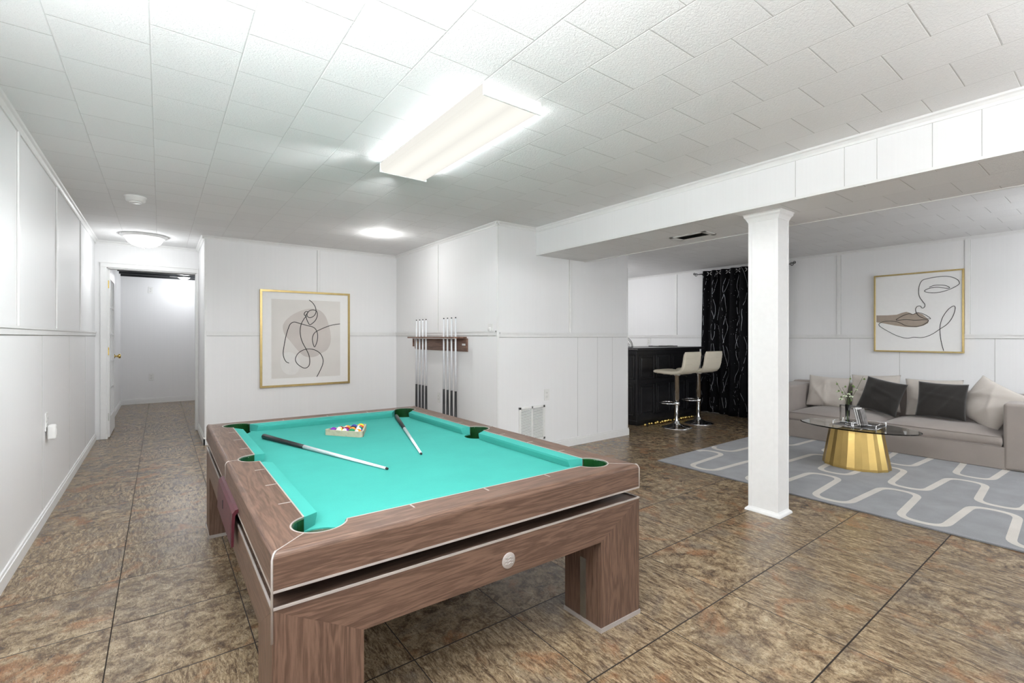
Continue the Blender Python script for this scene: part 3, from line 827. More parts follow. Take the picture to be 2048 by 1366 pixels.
# sights
def sight(p, q):
    m = MB(); ribbon(m, [p, q], .0055, ZT-.002, ZT+.0009); m.build('sight', M['silver'], table)
for fx in (-1, 1):
    for v in (-.70, -.465, -.225, .225, .465, .70): sight((fx*(A_-W_+.003), v), (fx*(A_-W_+.040), v))
for fy in (-1, 1):
    for u in (-.28, 0, .28): sight((u, fy*(B_-W_+.003)), (u, fy*(B_-W_+.036)))
# trims along the gap
m = MB()
for z0, z1 in ((.529, .5355), (.486, .492)):
    e = .0012
    ring_o = [(-A_-e, -B_-e), (A_+e, -B_-e), (A_+e, B_+e), (-A_-e, B_+e)]; ring_i = [(-A_+.004, -B_+.004), (A_-.004, -B_+.004), (A_-.004, B_-.004), (-A_+.004, B_-.004)]
    for i in range(4):
        j = (i+1) % 4; o0, o1, i0, i1 = ring_o[i], ring_o[j], ring_i[i], ring_i[j]
        m.face([T(*o0, z0), T(*o1, z0), T(*o1, z1), T(*o0, z1)]); m.face([T(*o0, z1), T(*o1, z1), T(*i1, z1), T(*i0, z1)]); m.face([T(*o0, z0), T(*i0, z0), T(*i1, z0), T(*o1, z0)])
m.build('gap_trim', M['silver'], table, normals=False)
m = MB(); m.prism([(-A_+.17, -B_+.17), (A_-.17, -B_+.17), (A_-.17, B_-.17), (-A_+.17, B_-.17)], .45, .56, T); m.build('inner_box', M['core'], table)
m = MB(); m.prism([(-A_+.004, -B_+.004), (A_-.004, -B_+.004), (A_-.004, B_-.004), (-A_+.004, B_-.004)], .47, .4865, T); m.build('shelf_panel', M['core'], table)
# aprons and legs, with mitred corners
LX, LY, ZA0, ZA1 = .230, .205, .357, .486
for fy in (-1, 1):
    m = MB(); t_ = .03
    P = [(-A_+.001, ZA1), (A_-.001, ZA1), (A_-LX, ZA0), (-A_+LX, ZA0)]
    for off in (0, 1): pass
    F = [T(x, fy*B_, z) for x, z in P]; G = [T(x, fy*(B_-t_), z) for x, z in P]
    m.face(F); m.face(G)
    for i in range(4): m.face([F[i], F[(i+1) % 4], G[(i+1) % 4], G[i]])
    ap = m.build('end_apron', M['woodx'], table)
    if fy == -1:
        m = MB(); c = T(.021, -B_-.0005, 0)
        m.lathe([(0, -.0035), (.024, -.0035), (.027, -.002), (.027, .0)], 36, (c[0], c[1], .412), 'y')
        badge = m.build('round_badge', M['silver'], ap); plabel(badge, 'round pale badge with three wavy lines')
        m = MB()
        for dz in (-.009, .001, .011):
            pts = [(c[0]-.016+.032*k/12, c[1]-.0036, .412+dz+.0018*sin(k*1.05)) for k in range(13)]
            m.tube(pts, .0013, 6)
        m.build('wave_mark', M['nickel'], badge)
for fx in (-1, 1):
    m = MB(); P = [(-B_+.001, ZA1), (B_-.001, ZA1), (B_-LY, ZA0), (-B_+LY, ZA0)]
    F = [T(fx*A_, y, z) for y, z in P]; G = [T(fx*(A_-.03), y, z) for y, z in P]
    m.face(F); m.face(G)
    for i in range(4): m.face([F[i], F[(i+1) % 4], G[(i+1) % 4], G[i]])
    m.build('side_apron', M['woody'], table)
for sx in (-1, 1):
    for sy in (-1, 1):
        m = MB()
        q = lambda a, b_, z: T(sx*(A_-a), sy*(B_-b_), z)
        m.prism([(sx*A_, sy*B_), (sx*(A_-LX), sy*B_), (sx*(A_-LX), sy*(B_-LY)), (sx*A_, sy*(B_-LY))], .016, ZA0, T)
        tri = [q(0, 0, ZA0), q(LX, 0, ZA0), q(0, 0, ZA1)]; tri2 = [q(.03, .03, ZA0), q(LX, .03, ZA0), q(.03, .03, ZA1)]
        m.face(tri); m.face(tri2)
        tri = [q(0, 0, ZA0), q(0, LY, ZA0), q(0, 0, ZA1)]; tri2 = [q(.03, .03, ZA0), q(.03, LY, ZA0), q(.03, .03, ZA1)]
        m.face(tri); m.face(tri2)
        leg = m.build('leg', M['woodz'], table)
        m = MB(); e = .004
        m.prism([(sx*(A_+e), sy*(B_+e)), (sx*(A_-LX-e), sy*(B_+e)), (sx*(A_-LX-e), sy*(B_-LY-e)), (sx*(A_+e), sy*(B_-LY-e))], 0, .017, T)
        m.build('leg_plinth', M['silver'], leg)
        m = MB(); m.prism([(sx*(A_-LX-.003), sy*(B_-.082)), (sx*(A_-LX+.004), sy*(B_-.082)), (sx*(A_-LX+.004), sy*(B_-.112)), (sx*(A_-LX-.003), sy*(B_-.112))], .018, .262, T)
        m.build('acrylic_strip', M['nickel'], leg)
# burgundy leather flap on the long side
m = MB()
def flap(x0, y0, y1, z0, z1):
    pass
ys = [1.93, 2.43]
prof = [(.275, .553), (.238, .556), (.214, .55), (.205, .538), (.202, .50), (.201, .42), (.209, .42), (.211, .49), (.214, .53), (.222, .541), (.275, .543)]
n = len(prof)
P0 = [(x, ys[0], z) for x, z in prof]; P1 = [(x, ys[1], z) for x, z in prof]
m.face(P0); m.face(P1[::-1])
for i in range(n): m.face([P0[i], P0[(i+1) % n], P1[(i+1) % n], P1[i]])
fl = m.build('leather_flap', M['red'], table); plabel(fl, 'burgundy leather flap hanging on the long side')
m = MB()
for k in range(22): m.tube([(.2005, ys[0]+.012, .43+.005*k), (.2005, ys[0]+.012, .433+.005*k)], .0008, 5)
for z0 in (.478,): m.box(.1995, .2015, 2.205, 2.211, .478, .512)
m.build('stitching', M['dark'], fl)

# ---- cues
def cue_parts(t, L, grip, rb, rt, up=True):
    # local +z from butt to tip
    m = MB(); rg = rb+(rt-rb)*grip/L
    m.lathe([(0, 0), (rb*.85, .0), (rb, .004), (rg, grip), (0, grip)], 18); m.build('grip', M['blackwrap'], t)
    m = MB(); m.lathe([(0, grip), (rg*.96, grip), (rt, L-.012), (0, L-.012)], 18); m.build('shaft', M['shaft'], t)
    m = MB(); m.lathe([(rt, L-.012), (rt, L-.004), (rt*.7, L), (0, L)], 14); m.build('tip', M['blackwrap'], t)
def lay_cue(label, p0, p1, zb, grip, rb, rt):
    d = Vector((p1[0]-p0[0], p1[1]-p0[1], 0)); L = d.length
    d.z = (rt-rb); 
    t = thing('pool_cue', label, 'pool cue', (p0[0], p0[1], zb+rb+.0006))
    t.rotation_mode = 'QUATERNION'; t.rotation_quaternion = Vector((0, 0, 1)).rotation_difference(d.normalized())
    cue_parts(t, L, grip, rb, rt)
    return t
lay_cue('cue lying diagonally on the left half of the cloth, left of the racked balls', (.473, 3.000), (.797, 1.968), ZB, .42, .0140, .0056)
lay_cue('cue lying on the cloth to the right of the racked balls', (1.352, 3.185), (1.030, 2.118), ZB, .465, .0140, .0056)
CUEY = [5.149, 5.062, 4.98, 4.897, 4.476, 4.393, 4.309, 4.224]
CN = ['farthest left of the four cues in the left group on the wall rack', 'second from left cue in the left group on the wall rack', 'third from left cue in the left group on the wall rack', 'rightmost cue of the left group on the wall rack',
      'leftmost cue of the right group on the wall rack', 'second from left cue in the right group on the wall rack', 'third from left cue in the right group on the wall rack', 'rightmost of all cues, at the open end of the wall rack']
c0 = thing('pool_cue', CN[0], 'pool cue', (2.44, CUEY[0], 0), 0, 'cues standing in the wall rack')
cue_parts(c0, 1.37, .605, .0165, .0075)
for y, l in zip(CUEY[1:], CN[1:]):
    c = c0.copy(); C.objects.link(c); c.location = (2.44, y, 0); c['label'] = l
    for ch in list(c0.children):
        k = ch.copy(); C.objects.link(k); k.parent = c
# ---- wall rack
t = thing('cue_rack', 'walnut wall mounted cue rack shelf holding eight cues', 'cue rack', (XC, 4.76, 1.15))
# shelf with notches along the front edge
m = MB(); y0, y1 = 4.20-4.76, 5.36-4.76
edge = [(-.14, y0)]
for y in sorted(CUEY):
    q = y-4.76; edge += [(-.14, q-.013), (-.13, q-.013), (-.110, q-.009), (-.104, q), (-.110, q+.009), (-.13, q+.013), (-.14, q+.013)]
edge += [(-.14, y1), (0, y1), (0, y0)]
m.prism(edge, 0, .017); m.build('shelf', M['rackwood'], t)
m = MB(); m.box(-.147, -.1405, y0+.0, y1-.14, -.006, .004, .001, 1); m.build('front_strip', M['silver'], t)
m = MB(); prof = [(-.022, 0), (-.026, -.03), (-.026, -.10), (-.018, -.135), (0, -.14), (0, 0)]
ya, yb = 4.176-4.76, 5.40-4.76
m.face([(x, ya, z) for x, z in prof]); m.face([(x, yb, z) for x, z in prof][::-1])
for i in range(len(prof)):
    a, b2 = prof[i], prof[(i+1) % len(prof)]; m.face([(a[0], ya, a[1]), (b2[0], ya, b2[1]), (b2[0], yb, b2[1]), (a[0], yb, a[1])])
m.build('backboard', M['rackwood'], t)
m = MB(); m.box(-.029, -.0255, 4.185-4.76, 4.25-4.76, -.075, -.055, .001, 1); m.build('name_plate', M['trim'], t)
for y in (4.62, 5.30):
    m = MB(); m.lathe([(0, -.031), (.006, -.030), (.007, -.026)], 12, (0, y-4.76, -.055), 'x'); m.build('screw_cap', M['brass'], t)
m = MB(); m.box(-.10, -.08, 5.29-4.76, 5.302-4.76, -.10, 0, .002, 1); m.build('chalk_holder', M['rackwood'], t)

# ---- balls and triangle
br = .0215
rc = (.918, 2.842); th = radians(6)
def rot(x, y): return (rc[0]+x*cos(th)-y*sin(th), rc[1]+x*sin(th)+y*cos(th))
apex = [radians(a) for a in (-90, 150, 30)]      # B (near), A (left), C (far right)
s3 = br*2*4/sqrt(3)                                # centre to corner ball
Bc, Ac, Cc = [(s3*cos(a), s3*sin(a)) for a in apex]
tri = thing('ball_rack', 'pale wooden triangle rack around the balls on the cloth', 'ball rack', (rc[0], rc[1], ZB), th)
def tri_loop(off, rr, n=8):
    P = []
    order = [(-90, Bc), (30, Cc), (150, Ac)]
    for a, c in order:
        a = radians(a)
        cxx, cyy = c[0]+(off-rr-0)*2*cos(a)*0, c[1]
        for k in range(n+1):
            b = a-radians(60)+radians(120)*k/n
            # corner centre sits so that the straight sides stay at 'off' from the ball centres
            kx, ky = c[0]+(off-rr)*2*cos(a), c[1]+(off-rr)*2*sin(a)
            P.append((kx+rr*cos(b), ky+rr*sin(b)))
    return P
I_, O_ = tri_loop(br+.0008, .016), tri_loop(br+.0108, .020)
m = MB(); z0, z1 = .0005, .033
n = len(I_)
for i in range(n):
    j = (i+1) % n
    m.face([(*O_[i], z0), (*O_[j], z0), (*O_[j], z1), (*O_[i], z1)]); m.face([(*I_[i], z0), (*I_[i], z1), (*I_[j], z1), (*I_[j], z0)])
    m.face([(*O_[i], z1), (*O_[j], z1), (*I_[j], z1), (*I_[i], z1)]); m.face([(*O_[i], z0), (*I_[i], z0), (*I_[j], z0), (*O_[j], z0)])
m.build('frame', M['maple'], tri)
m = MB(); k0 = 5
for i in (6, 7): m.face([(O_[i][0]*1.004, O_[i][1]*1.004, z0), (O_[i+1][0]*1.004, O_[i+1][1]*1.004, z0), (O_[i+1][0]*1.004, O_[i+1][1]*1.004, z1+.0003), (O_[i][0]*1.004, O_[i][1]*1.004, z1+.0003)])
m.build('corner_joint', M['rackwood'], tri)
def ball_mats(col):
    return plain('ball_paint', col, .12, var=.03)
cols = dict(yellow=(.85, .62, .02), blue=(.03, .05, .35), red=(.65, .04, .02), purple=(.16, .02, .32), orange=(.85, .26, .02), green=(.01, .22, .09), maroon=(.28, .02, .02), black=(.01, .01, .012))
bm_ = {k: ball_mats(v) for k, v in cols.items()}; ivory = plain('ball_ivory', (.82, .80, .72), .12, var=.02)
rows = [  # from the edge A-B (A left, B right) towards apex C
    [('purple', 0), ('yellow', 1), ('purple', 1), ('green', 0), ('orange', 1)],
    [('maroon', 1), ('maroon', 0), ('orange', 0), ('blue', 1)],
    [('orange', 1), ('black', 0), ('green', 1)],
    [('blue', 0), ('red', 1)],
    [('yellow', 0)]]
names = {0: 'solid', 1: 'striped'}
places = [['at the left corner of the rack', 'second in the nearest row', 'in the middle of the nearest row', 'fourth in the nearest row', 'at the near corner of the rack'],
          ['at the left end of the second row', 'second in the second row', 'third in the second row', 'at the right end of the second row'],
          ['at the left of the third row', 'in the middle of the third row', 'at the right of the third row'],
          ['at the left of the row of two', 'at the right of the row of two'], ['at the far tip of the rack']]
for r_, row in enumerate(rows):
    for k, (c, st_) in enumerate(row):
        n = 4-r_
        ax_, ay = Ac[0]+(Cc[0]-Ac[0])*r_/4, Ac[1]+(Cc[1]-Ac[1])*r_/4
        bx, by = Bc[0]+(Cc[0]-Bc[0])*r_/4, Bc[1]+(Cc[1]-Bc[1])*r_/4
        f = k/n if n else 0
        X_, Y_ = rot(ax_+(bx-ax_)*f, ay+(by-ay)*f)
        m = MB(); m.sphere((0, 0, 0), br, 24)
        ang = Vector((random.uniform(-1, 1), random.uniform(.2, .8), .9)).normalized() if not st_ else Vector((random.uniform(-.9, -.3), random.uniform(-.5, .1), random.uniform(.1, .5))).normalized()
        for fc in m.b.faces:
            h = fc.calc_center_median().normalized().dot(ang)
            fc.material_index = (1 if abs(h) > .62 else 0) if st_ else (1 if h > .955 else 0)
        o = m.build('pool_ball', [bm_[c], ivory], loc=(X_, Y_, ZB+br+.0004))
        tag(o, '%s %s pool ball %s' % (names[st_], c, places[r_][k]), 'pool ball', 'balls in the triangle rack')
# ================================================================ framed pictures
def picture(name, label, axis, plane, a0, a1, z0, z1, fw, mat_in, lines, blobs, depth=.028, art=None):
    """axis 'y': hangs on a wall of constant y facing -y, a = x.  axis 'x': constant x facing -x, a = y (a0 < a1)."""
    P = (lambda a, d, z: (a, plane-d, z)) if axis == 'y' else (lambda a, d, z: (plane-d, a, z))
    t = thing(name, label, 'picture', P((a0+a1)/2, 0, z0))
    base = Vector(t.location)
    Q = lambda a, d, z: tuple(Vector(P(a, d, z))-base)
    def bx(m, aa, ab, d0, d1, za, zb):
        p, q = Q(aa, d0, za), Q(ab, d1, zb)
        m.box(min(p[0], q[0]), max(p[0], q[0]), min(p[1], q[1]), max(p[1], q[1]), za-base.z, zb-base.z, .001, 1)
    m = MB()
    bx(m, a0, a1, 0.001, depth, z1-fw, z1); bx(m, a0, a1, .001, depth, z0, z0+fw); bx(m, a0, a0+fw, .001, depth, z0+fw, z1-fw); bx(m, a1-fw, a1, .001, depth, z0+fw, z1-fw)
    m.build('frame', M['goldframe'], t)
    m = MB(); bx(m, a0+fw*.6, a1-fw*.6, .001, depth-.010, z0+fw*.6, z1-fw*.6); m.build('mat_board', M['paper'], t)
    d = depth-.010
    m = MB()
    if art:
        m.m = 0; m.face([Q(art[0], d+.0004, art[2]), Q(art[1], d+.0004, art[2]), Q(art[1], d+.0004, art[3]), Q(art[0], d+.0004, art[3])])
    mats = [M['artbg'], M['ink']]
    for i, (poly, mt, sm) in enumerate(blobs):
        m.m = 2+i; mats.append(mt)
        P2 = catmull(poly, 5, True) if sm else poly
        m.face([Q(a, d+.0008+.0003*i, z) for a, z in P2])
    m.m = 1
    for l, wd in lines:
        c = catmull(l, 6)
        if isinstance(wd, tuple): r = [wd[0]+(wd[1]-wd[0])*i/(len(c)-1) for i in range(len(c))]
        else: r = wd
        m.tube([Q(a, d+.0012, z) for a, z in c], r, 6)
    m.build('print', mats, t)
    return t
L1 = [
[(1.442, 1.611), (1.48, 1.58), (1.509, 1.535), (1.521, 1.479), (1.505, 1.432), (1.475, 1.406), (1.442, 1.398), (1.418, 1.42), (1.423, 1.456), (1.451, 1.485), (1.49, 1.493), (1.524, 1.481), (1.536, 1.449), (1.529, 1.402), (1.505, 1.356), (1.452, 1.313), (1.427, 1.344), (1.41, 1.389), (1.406, 1.43), (1.427, 1.461), (1.408, 1.472), (1.389, 1.455), (1.386, 1.429), (1.403, 1.412), (1.38, 1.378), (1.351, 1.317), (1.339, 1.242), (1.347, 1.161), (1.37, 1.09), (1.406, 1.019), (1.437, 0.948), (1.448, 0.876), (1.437, 0.815), (1.394, 0.789), (1.342, 0.814), (1.3, 0.856), (1.287, 0.901), (1.304, 0.951), (1.342, 0.99), (1.403, 1.017), (1.475, 1.016), (1.534, 0.991), (1.578, 0.949), (1.603, 0.882), (1.595, 0.82), (1.568, 0.754), (1.529, 0.678)],
[(1.217, 0.856), (1.185, 0.874), (1.162, 0.919), (1.153, 0.974), (1.162, 1.053), (1.185, 1.181), (1.217, 1.29), (1.24, 1.326), (1.277, 1.342), (1.342, 1.324), (1.418, 1.303), (1.485, 1.284), (1.519, 1.253), (1.537, 1.202), (1.537, 1.14), (1.524, 1.084), (1.503, 1.043), (1.487, 1.079), (1.478, 1.13), (1.485, 1.181), (1.509, 1.22), (1.554, 1.248), (1.633, 1.285), (1.713, 1.313), (1.806, 1.328)]]
B1a = [(1.15, 1.28), (1.158, 1.319), (1.194, 1.374), (1.267, 1.436), (1.361, 1.484), (1.437, 1.505), (1.524, 1.505), (1.583, 1.476), (1.633, 1.415), (1.668, 1.317), (1.69, 1.223), (1.695, 1.14), (1.683, 1.067), (1.648, 1.005), (1.583, 0.965), (1.524, 0.93), (1.456, 0.919), (1.389, 0.933), (1.333, 0.98), (1.277, 1.051), (1.221, 1.126), (1.176, 1.181), (1.156, 1.23)]
B1b = [(1.123, 0.886), (1.131, 0.945), (1.158, 0.976), (1.221, 0.984), (1.277, 0.961), (1.323, 0.91), (1.34, 0.849), (1.328, 0.779), (1.295, 0.73), (1.24, 0.716), (1.185, 0.731), (1.144, 0.777), (1.126, 0.837)]
picture('framed_picture', 'gold framed print of a line drawn seated figure above the pool table', 'y', YP, .910, 1.928, .579, 1.712, .024, 0,
        [(L1[0], .0042), (L1[1], .0042)], [(B1a, M['blob'], True), (B1b, M['blob2'], True)], art=(1.029, 1.808, .680, 1.607))
L2 = [(1.375, 1.712), (1.341, 1.727), (1.299, 1.73), (1.251, 1.723), (1.222, 1.709), (1.208, 1.692), (1.228, 1.689), (1.269, 1.698), (1.311, 1.707), (1.359, 1.704), (1.396, 1.691), (1.415, 1.675), (1.396, 1.659), (1.341, 1.649), (1.281, 1.652), (1.228, 1.668), (1.175, 1.693), (1.138, 1.721), (1.131, 1.738), (1.141, 1.768), (1.17, 1.794), (1.21, 1.813), (1.263, 1.821), (1.335, 1.818), (1.39, 1.808), (1.427, 1.798), (1.449, 1.769), (1.462, 1.721), (1.465, 1.656), (1.455, 1.606), (1.43, 1.56), (1.412, 1.526), (1.414, 1.498), (1.43, 1.485), (1.443, 1.496), (1.446, 1.506), (1.462, 1.511), (1.481, 1.502), (1.492, 1.473), (1.484, 1.436), (1.468, 1.407), (1.44, 1.382), (1.402, 1.367), (1.364, 1.366), (1.39, 1.396), (1.427, 1.422), (1.462, 1.435), (1.484, 1.435), (1.513, 1.419), (1.548, 1.427), (1.594, 1.412), (1.633, 1.388), (1.664, 1.364), (1.65, 1.357), (1.574, 1.361), (1.497, 1.353), (1.421, 1.355), (1.384, 1.35), (1.387, 1.332), (1.415, 1.308), (1.459, 1.286), (1.522, 1.283), (1.581, 1.295), (1.627, 1.325), (1.667, 1.341), (1.728, 1.349), (1.79, 1.342), (1.825, 1.317), (1.818, 1.291), (1.769, 1.251), (1.68, 1.191), (1.607, 1.159), (1.555, 1.151), (1.509, 1.162), (1.446, 1.158), (1.396, 1.17), (1.341, 1.202), (1.287, 1.25), (1.234, 1.296), (1.196, 1.354), (1.173, 1.416), (1.164, 1.47), (1.168, 1.492), (1.184, 1.493), (1.222, 1.457), (1.263, 1.38), (1.284, 1.293), (1.285, 1.206), (1.275, 1.111), (1.256, 1.016)]
B2 = [(1.851, 1.419), (1.748, 1.416), (1.66, 1.42), (1.613, 1.44), (1.574, 1.45), (1.548, 1.441), (1.516, 1.421), (1.471, 1.436), (1.434, 1.418), (1.396, 1.376), (1.378, 1.351), (1.384, 1.319), (1.421, 1.292), (1.484, 1.274), (1.581, 1.278), (1.68, 1.297), (1.783, 1.324), (1.851, 1.339)]
picture('framed_picture', 'gold framed print of a line drawn face above the sofa', 'x', XR, 1.094, 1.874, .993, 1.887, .016, 0, [(L2, .003)], [(B2, M['taupe'], False)], depth=.035)

# ================================================================ rug
m = MB(); RX0, RX1, RY0, RY1 = 3.73, 6.3, -.7, 2.70
m.box(RX0, RX1, RY0, RY1, .0005, .011, .003, 2)
def meander(xa, xb, ph, k0, k1):
    """centre line running in y, swinging between xa and xb; corners rounded"""
    pts = []
    for k in range(k0, k1):
        yb = ph+.4965*k
        pts += [(xb, yb-.108), (xb, yb+.108), (xa, yb+.140), (xa, yb+.356)]
    out = []
    r = .105
    for i in range(1, len(pts)-1):
        a, b, c = Vector(pts[i-1]), Vector(pts[i]), Vector(pts[i+1])
        d0, d1 = (a-b), (c-b)
        r0 = min(r, d0.length*.5); r1 = min(r, d1.length*.5)
        p, q = b+d0.normalized()*r0, b+d1.normalized()*r1
        for j in range(7):
            t = j/6; out.append(tuple((1-t)**2*p+2*t*(1-t)*b+t*t*q))
    return out
def flat_ribbon(m, pts, w, z, clip):
    n = len(pts); L, R = [], []
    for i in range(n):
        a, b = pts[max(i-1, 0)], pts[min(i+1, n-1)]
        dx, dy = b[0]-a[0], b[1]-a[1]; l = sqrt(dx*dx+dy*dy) or 1
        L.append((pts[i][0]-dy/l*w/2, pts[i][1]+dx/l*w/2)); R.append((pts[i][0]+dy/l*w/2, pts[i][1]-dx/l*w/2))
    ok = lambda p: clip[0] < p[0] < clip[1] and clip[2] < p[1] < clip[3]
    for i in range(n-1):
        q = [L[i], L[i+1], R[i+1], R[i]]
        if all(ok(p) for p in q): m.face([(x, y, z) for x, y in q])
m.m = 1
ph = .568
for j, (a, b, sh) in enumerate(((3.795, 4.455, 0), (5.185, 4.575, 0), (5.345, 5.97, 0), (6.6, 6.08, 0))):
    flat_ribbon(m, meander(a, b, ph+sh-.4965*3, 0, 8), .046, .0118, (RX0+.005, RX1-.005, RY0+.01, RY1-.005))
rug = tag(m.build('area_rug', [M['rug'], M['rugline']]), 'grey rug with ivory meander lines beneath the sofa and table', 'rug')

# ================================================================ soft shapes
def puff(m, w, d, h, crown=.04, nx=14, ny=14, rnd=.035, seed=0, sag=0):
    """seat cushion: box w (x) d (y) h (z) with rounded edges and a crowned top, origin at bottom centre"""
    random.seed(seed)
    ph = [random.uniform(0, 6) for _ in range(4)]
    grid = {}
    def Z(u, v):
        e = (1-abs(u)**4)*(1-abs(v)**4)
        return h+crown*e+.004*sin(7*u+ph[0])*cos(5*v+ph[1])*e
    top = []
    for i in range(nx+1):
        row = []
        for j in range(ny+1):
            u, v = -1+2*i/nx, -1+2*j/ny
            uu = math.copysign(1-(1-abs(u))**1.3, u); vv = math.copysign(1-(1-abs(v))**1.3, v)
            row.append(m.b.verts.new((uu*w/2, vv*d/2, Z(uu, vv))))
        top.append(row)
    for i in range(nx):
        for j in range(ny):
            f = m.b.faces.new([top[i][j], top[i+1][j], top[i+1][j+1], top[i][j+1]]); f.smooth = True; f.material_index = m.m
    # sides: slight bulge
    loop = [top[i][0] for i in range(nx+1)]+[top[nx][j] for j in range(1, ny+1)]+[top[i][ny] for i in range(nx-1, -1, -1)]+[top[0][j] for j in range(ny-1, 0, -1)]
    prev = loop
    for k in range(1, 5):
        t = k/4; z = h*(1-t); bul = .010*sin(pi*t)
        cur = []
        for v in loop:
            x, y = v.co.x, v.co.y; l = max(abs(x)/(w/2), abs(y)/(d/2))
            cur.append(m.b.verts.new((x+(math.copysign(bul, x) if abs(x) > w/2-.001 else 0), y+(math.copysign(bul, y) if abs(y) > d/2-.001 else 0), z)))
        for a in range(len(loop)):
            b = (a+1) % len(loop)
            f = m.b.faces.new([prev[a], cur[a], cur[b], prev[b]]); f.smooth = True; f.material_index = m.m
        prev = cur
    f = m.b.faces.new(prev); f.material_index = m.m
    return m
def pillow_mesh(m, w, h, t, seed=0, n=26, wr=.016):
    """in the local y-z plane, thickness along x, centred"""
    rnd = random.Random(seed); ph = [rnd.uniform(0, 6.28) for _ in range(8)]; fr = [rnd.uniform(2.5, 6) for _ in range(8)]
    sheets = []
    for s in (1, -1):
        g = []
        for i in range(n+1):
            row = []
            for j in range(n+1):
                u, v = -1+2*i/n, -1+2*j/n
                pinch_u = 1-.075*(1-v*v)*abs(u)**3*0-.06*(1-abs(v)**2)*abs(u)
                pinch_v = 1-.06*(1-abs(u)**2)*abs(v)
                # sides curve in between pointed corners
                y = u*w/2*(1-.055*(1-v*v)*(abs(u)**2)); z = v*h/2*(1-.055*(1-u*u)*(abs(v)**2))
                e = max(0, (1-abs(u)**2.6))**.62*max(0, (1-abs(v)**2.6))**.62
                x = s*t/2*e
                wrk = sum(sin(fr[k]*(u*cos(ph[k])+v*sin(ph[k]))*1.7+ph[k+1 if k < 7 else 0]) for k in range(5))/5
                ridge = sum(max(0, 1-abs((u-.5*cos(ph[k]))*sin(ph[k])+(v-.4*sin(ph[k]))*cos(ph[k]))*7) for k in range(4))
                x += s*wr*e*(wrk*1.2+ridge*.9)
                row.append((x, y, z))
            g.append(row)
        sheets.append(g)
    V = {}
    for s in range(2):
        for i in range(n+1):
            for j in range(n+1):
                if s == 1 and (i in (0, n) or j in (0, n)): V[(s, i, j)] = V[(0, i, j)]
                else: V[(s, i, j)] = m.b.verts.new(sheets[s][i][j])
    for s in range(2):
        for i in range(n):
            for j in range(n):
                f = m.b.faces.new([V[(s, i, j)], V[(s, i+1, j)], V[(s, i+1, j+1)], V[(s, i, j+1)]]); f.smooth = True; f.material_index = m.m
    return m

# ================================================================ sofa
SX0, SX1, SY0, SY1 = 5.86, 6.74, .43, 2.70
t = thing('sofa', 'long low greige fabric sofa against the right wall', 'sofa', ((SX0+SX1)/2, (SY0+SY1)/2, 0))
ox, oy = (SX0+SX1)/2, (SY0+SY1)/2
def sb(x0, x1, y0, y1, z0, z1, bev, name, seg=4):
    m = MB(); m.box(x0-ox, x1-ox, y0-oy, y1-oy, z0, z1, bev, seg)
    for f in m.b.faces: f.smooth = True
    o = m.build(name, M['sofa'], t)
    md = o.modifiers.new('wn', 'WEIGHTED_NORMAL'); md.keep_sharp = True
    return o
sb(SX0+.004, SX1-.01, SY0+.252, SY1-.252, .012, .205, .006, 'base')
sb(SX0-.004, SX1-.02, SY0, SY0+.27, .012, .592, .028, 'armrest'); sb(SX0-.004, SX1-.02, SY1-.25, SY1, .012, .592, .028, 'armrest')
sb(SX1-.16, SX1, SY0+.01, SY1-.01, .012, .612, .03, 'backrest')
ymid = 1.575; ya, yb = SY0+.273, SY1-.253
for k, (a, b) in enumerate(((ya, ymid-.002), (ymid+.002, yb))):
    m = MB(); puff(m, SX1-.17-SX0-.008, b-a-.02, .085, .052, 22, 26, seed=3+k)
    o = m.build('seat_cushion', M['sofa'], t); o.location = ((SX0+.004+SX1-.166)/2-ox, (a+b)/2-oy, .207)
    # piping around the cushion edges
    m = MB(); w, d_ = SX1-.17-SX0-.008, b-a-.02
    for z in (.086, .002):
        e = .006; m.tube([(-w/2-e*.3, -d_/2, z), (-w/2-e*.3, d_/2, z)], .003, 6)
    o2 = m.build('piping', M['sofa'], o)
def pillow(label, c, w, h, th_, mat, lean, yaw, roll, seed, name='throw_pillow', group=None, wr=.016, seams=False):
    m = MB(); pillow_mesh(m, w, h, th_, seed, wr=wr)
    o = m.build(name, mat); o.location = c
    o.rotation_euler = (Matrix.Rotation(yaw, 3, 'Z') @ Matrix.Rotation(lean, 3, 'Y') @ Matrix.Rotation(roll, 3, 'X')).to_euler()
    tag(o, label, 'pillow', group)
    return o
g1 = 'beige pillows along the sofa back'
pillow('beige pillow in the left corner of the sofa', (6.42, 2.235, .505), .42, .38, .15, M['pillow'], .28, .1, 0.04, 1, group=g1)
pillow('beige pillow leaning behind the tilted dark velvet pillow', (6.455, 1.775, .535), .46, .41, .13, M['pillow'], .22, -.02, -.05, 2, group=g1)
pillow('beige pillow leaning behind the upright dark velvet pillow', (6.455, 1.275, .525), .46, .40, .13, M['pillow'], .22, .05, -.03, 5, group=g1)
pillow('large beige pillow tipped onto the right arm of the sofa', (6.27, .845, .53), .44, .42, .17, M['pillow'], .32, -.55, .40, 7, group=g1)
g2 = 'dark velvet pillows on the sofa'
pillow('tilted dark charcoal velvet pillow nearer the sofa middle', (6.25, 1.665, .525), .37, .37, .12, M['velvet'], .34, -.05, .20, 11, group=g2, wr=.008)
pillow('upright dark charcoal velvet pillow on the right seat', (6.24, 1.175, .53), .38, .37, .12, M['velvet'], .34, .02, .02, 12, group=g2, wr=.008)

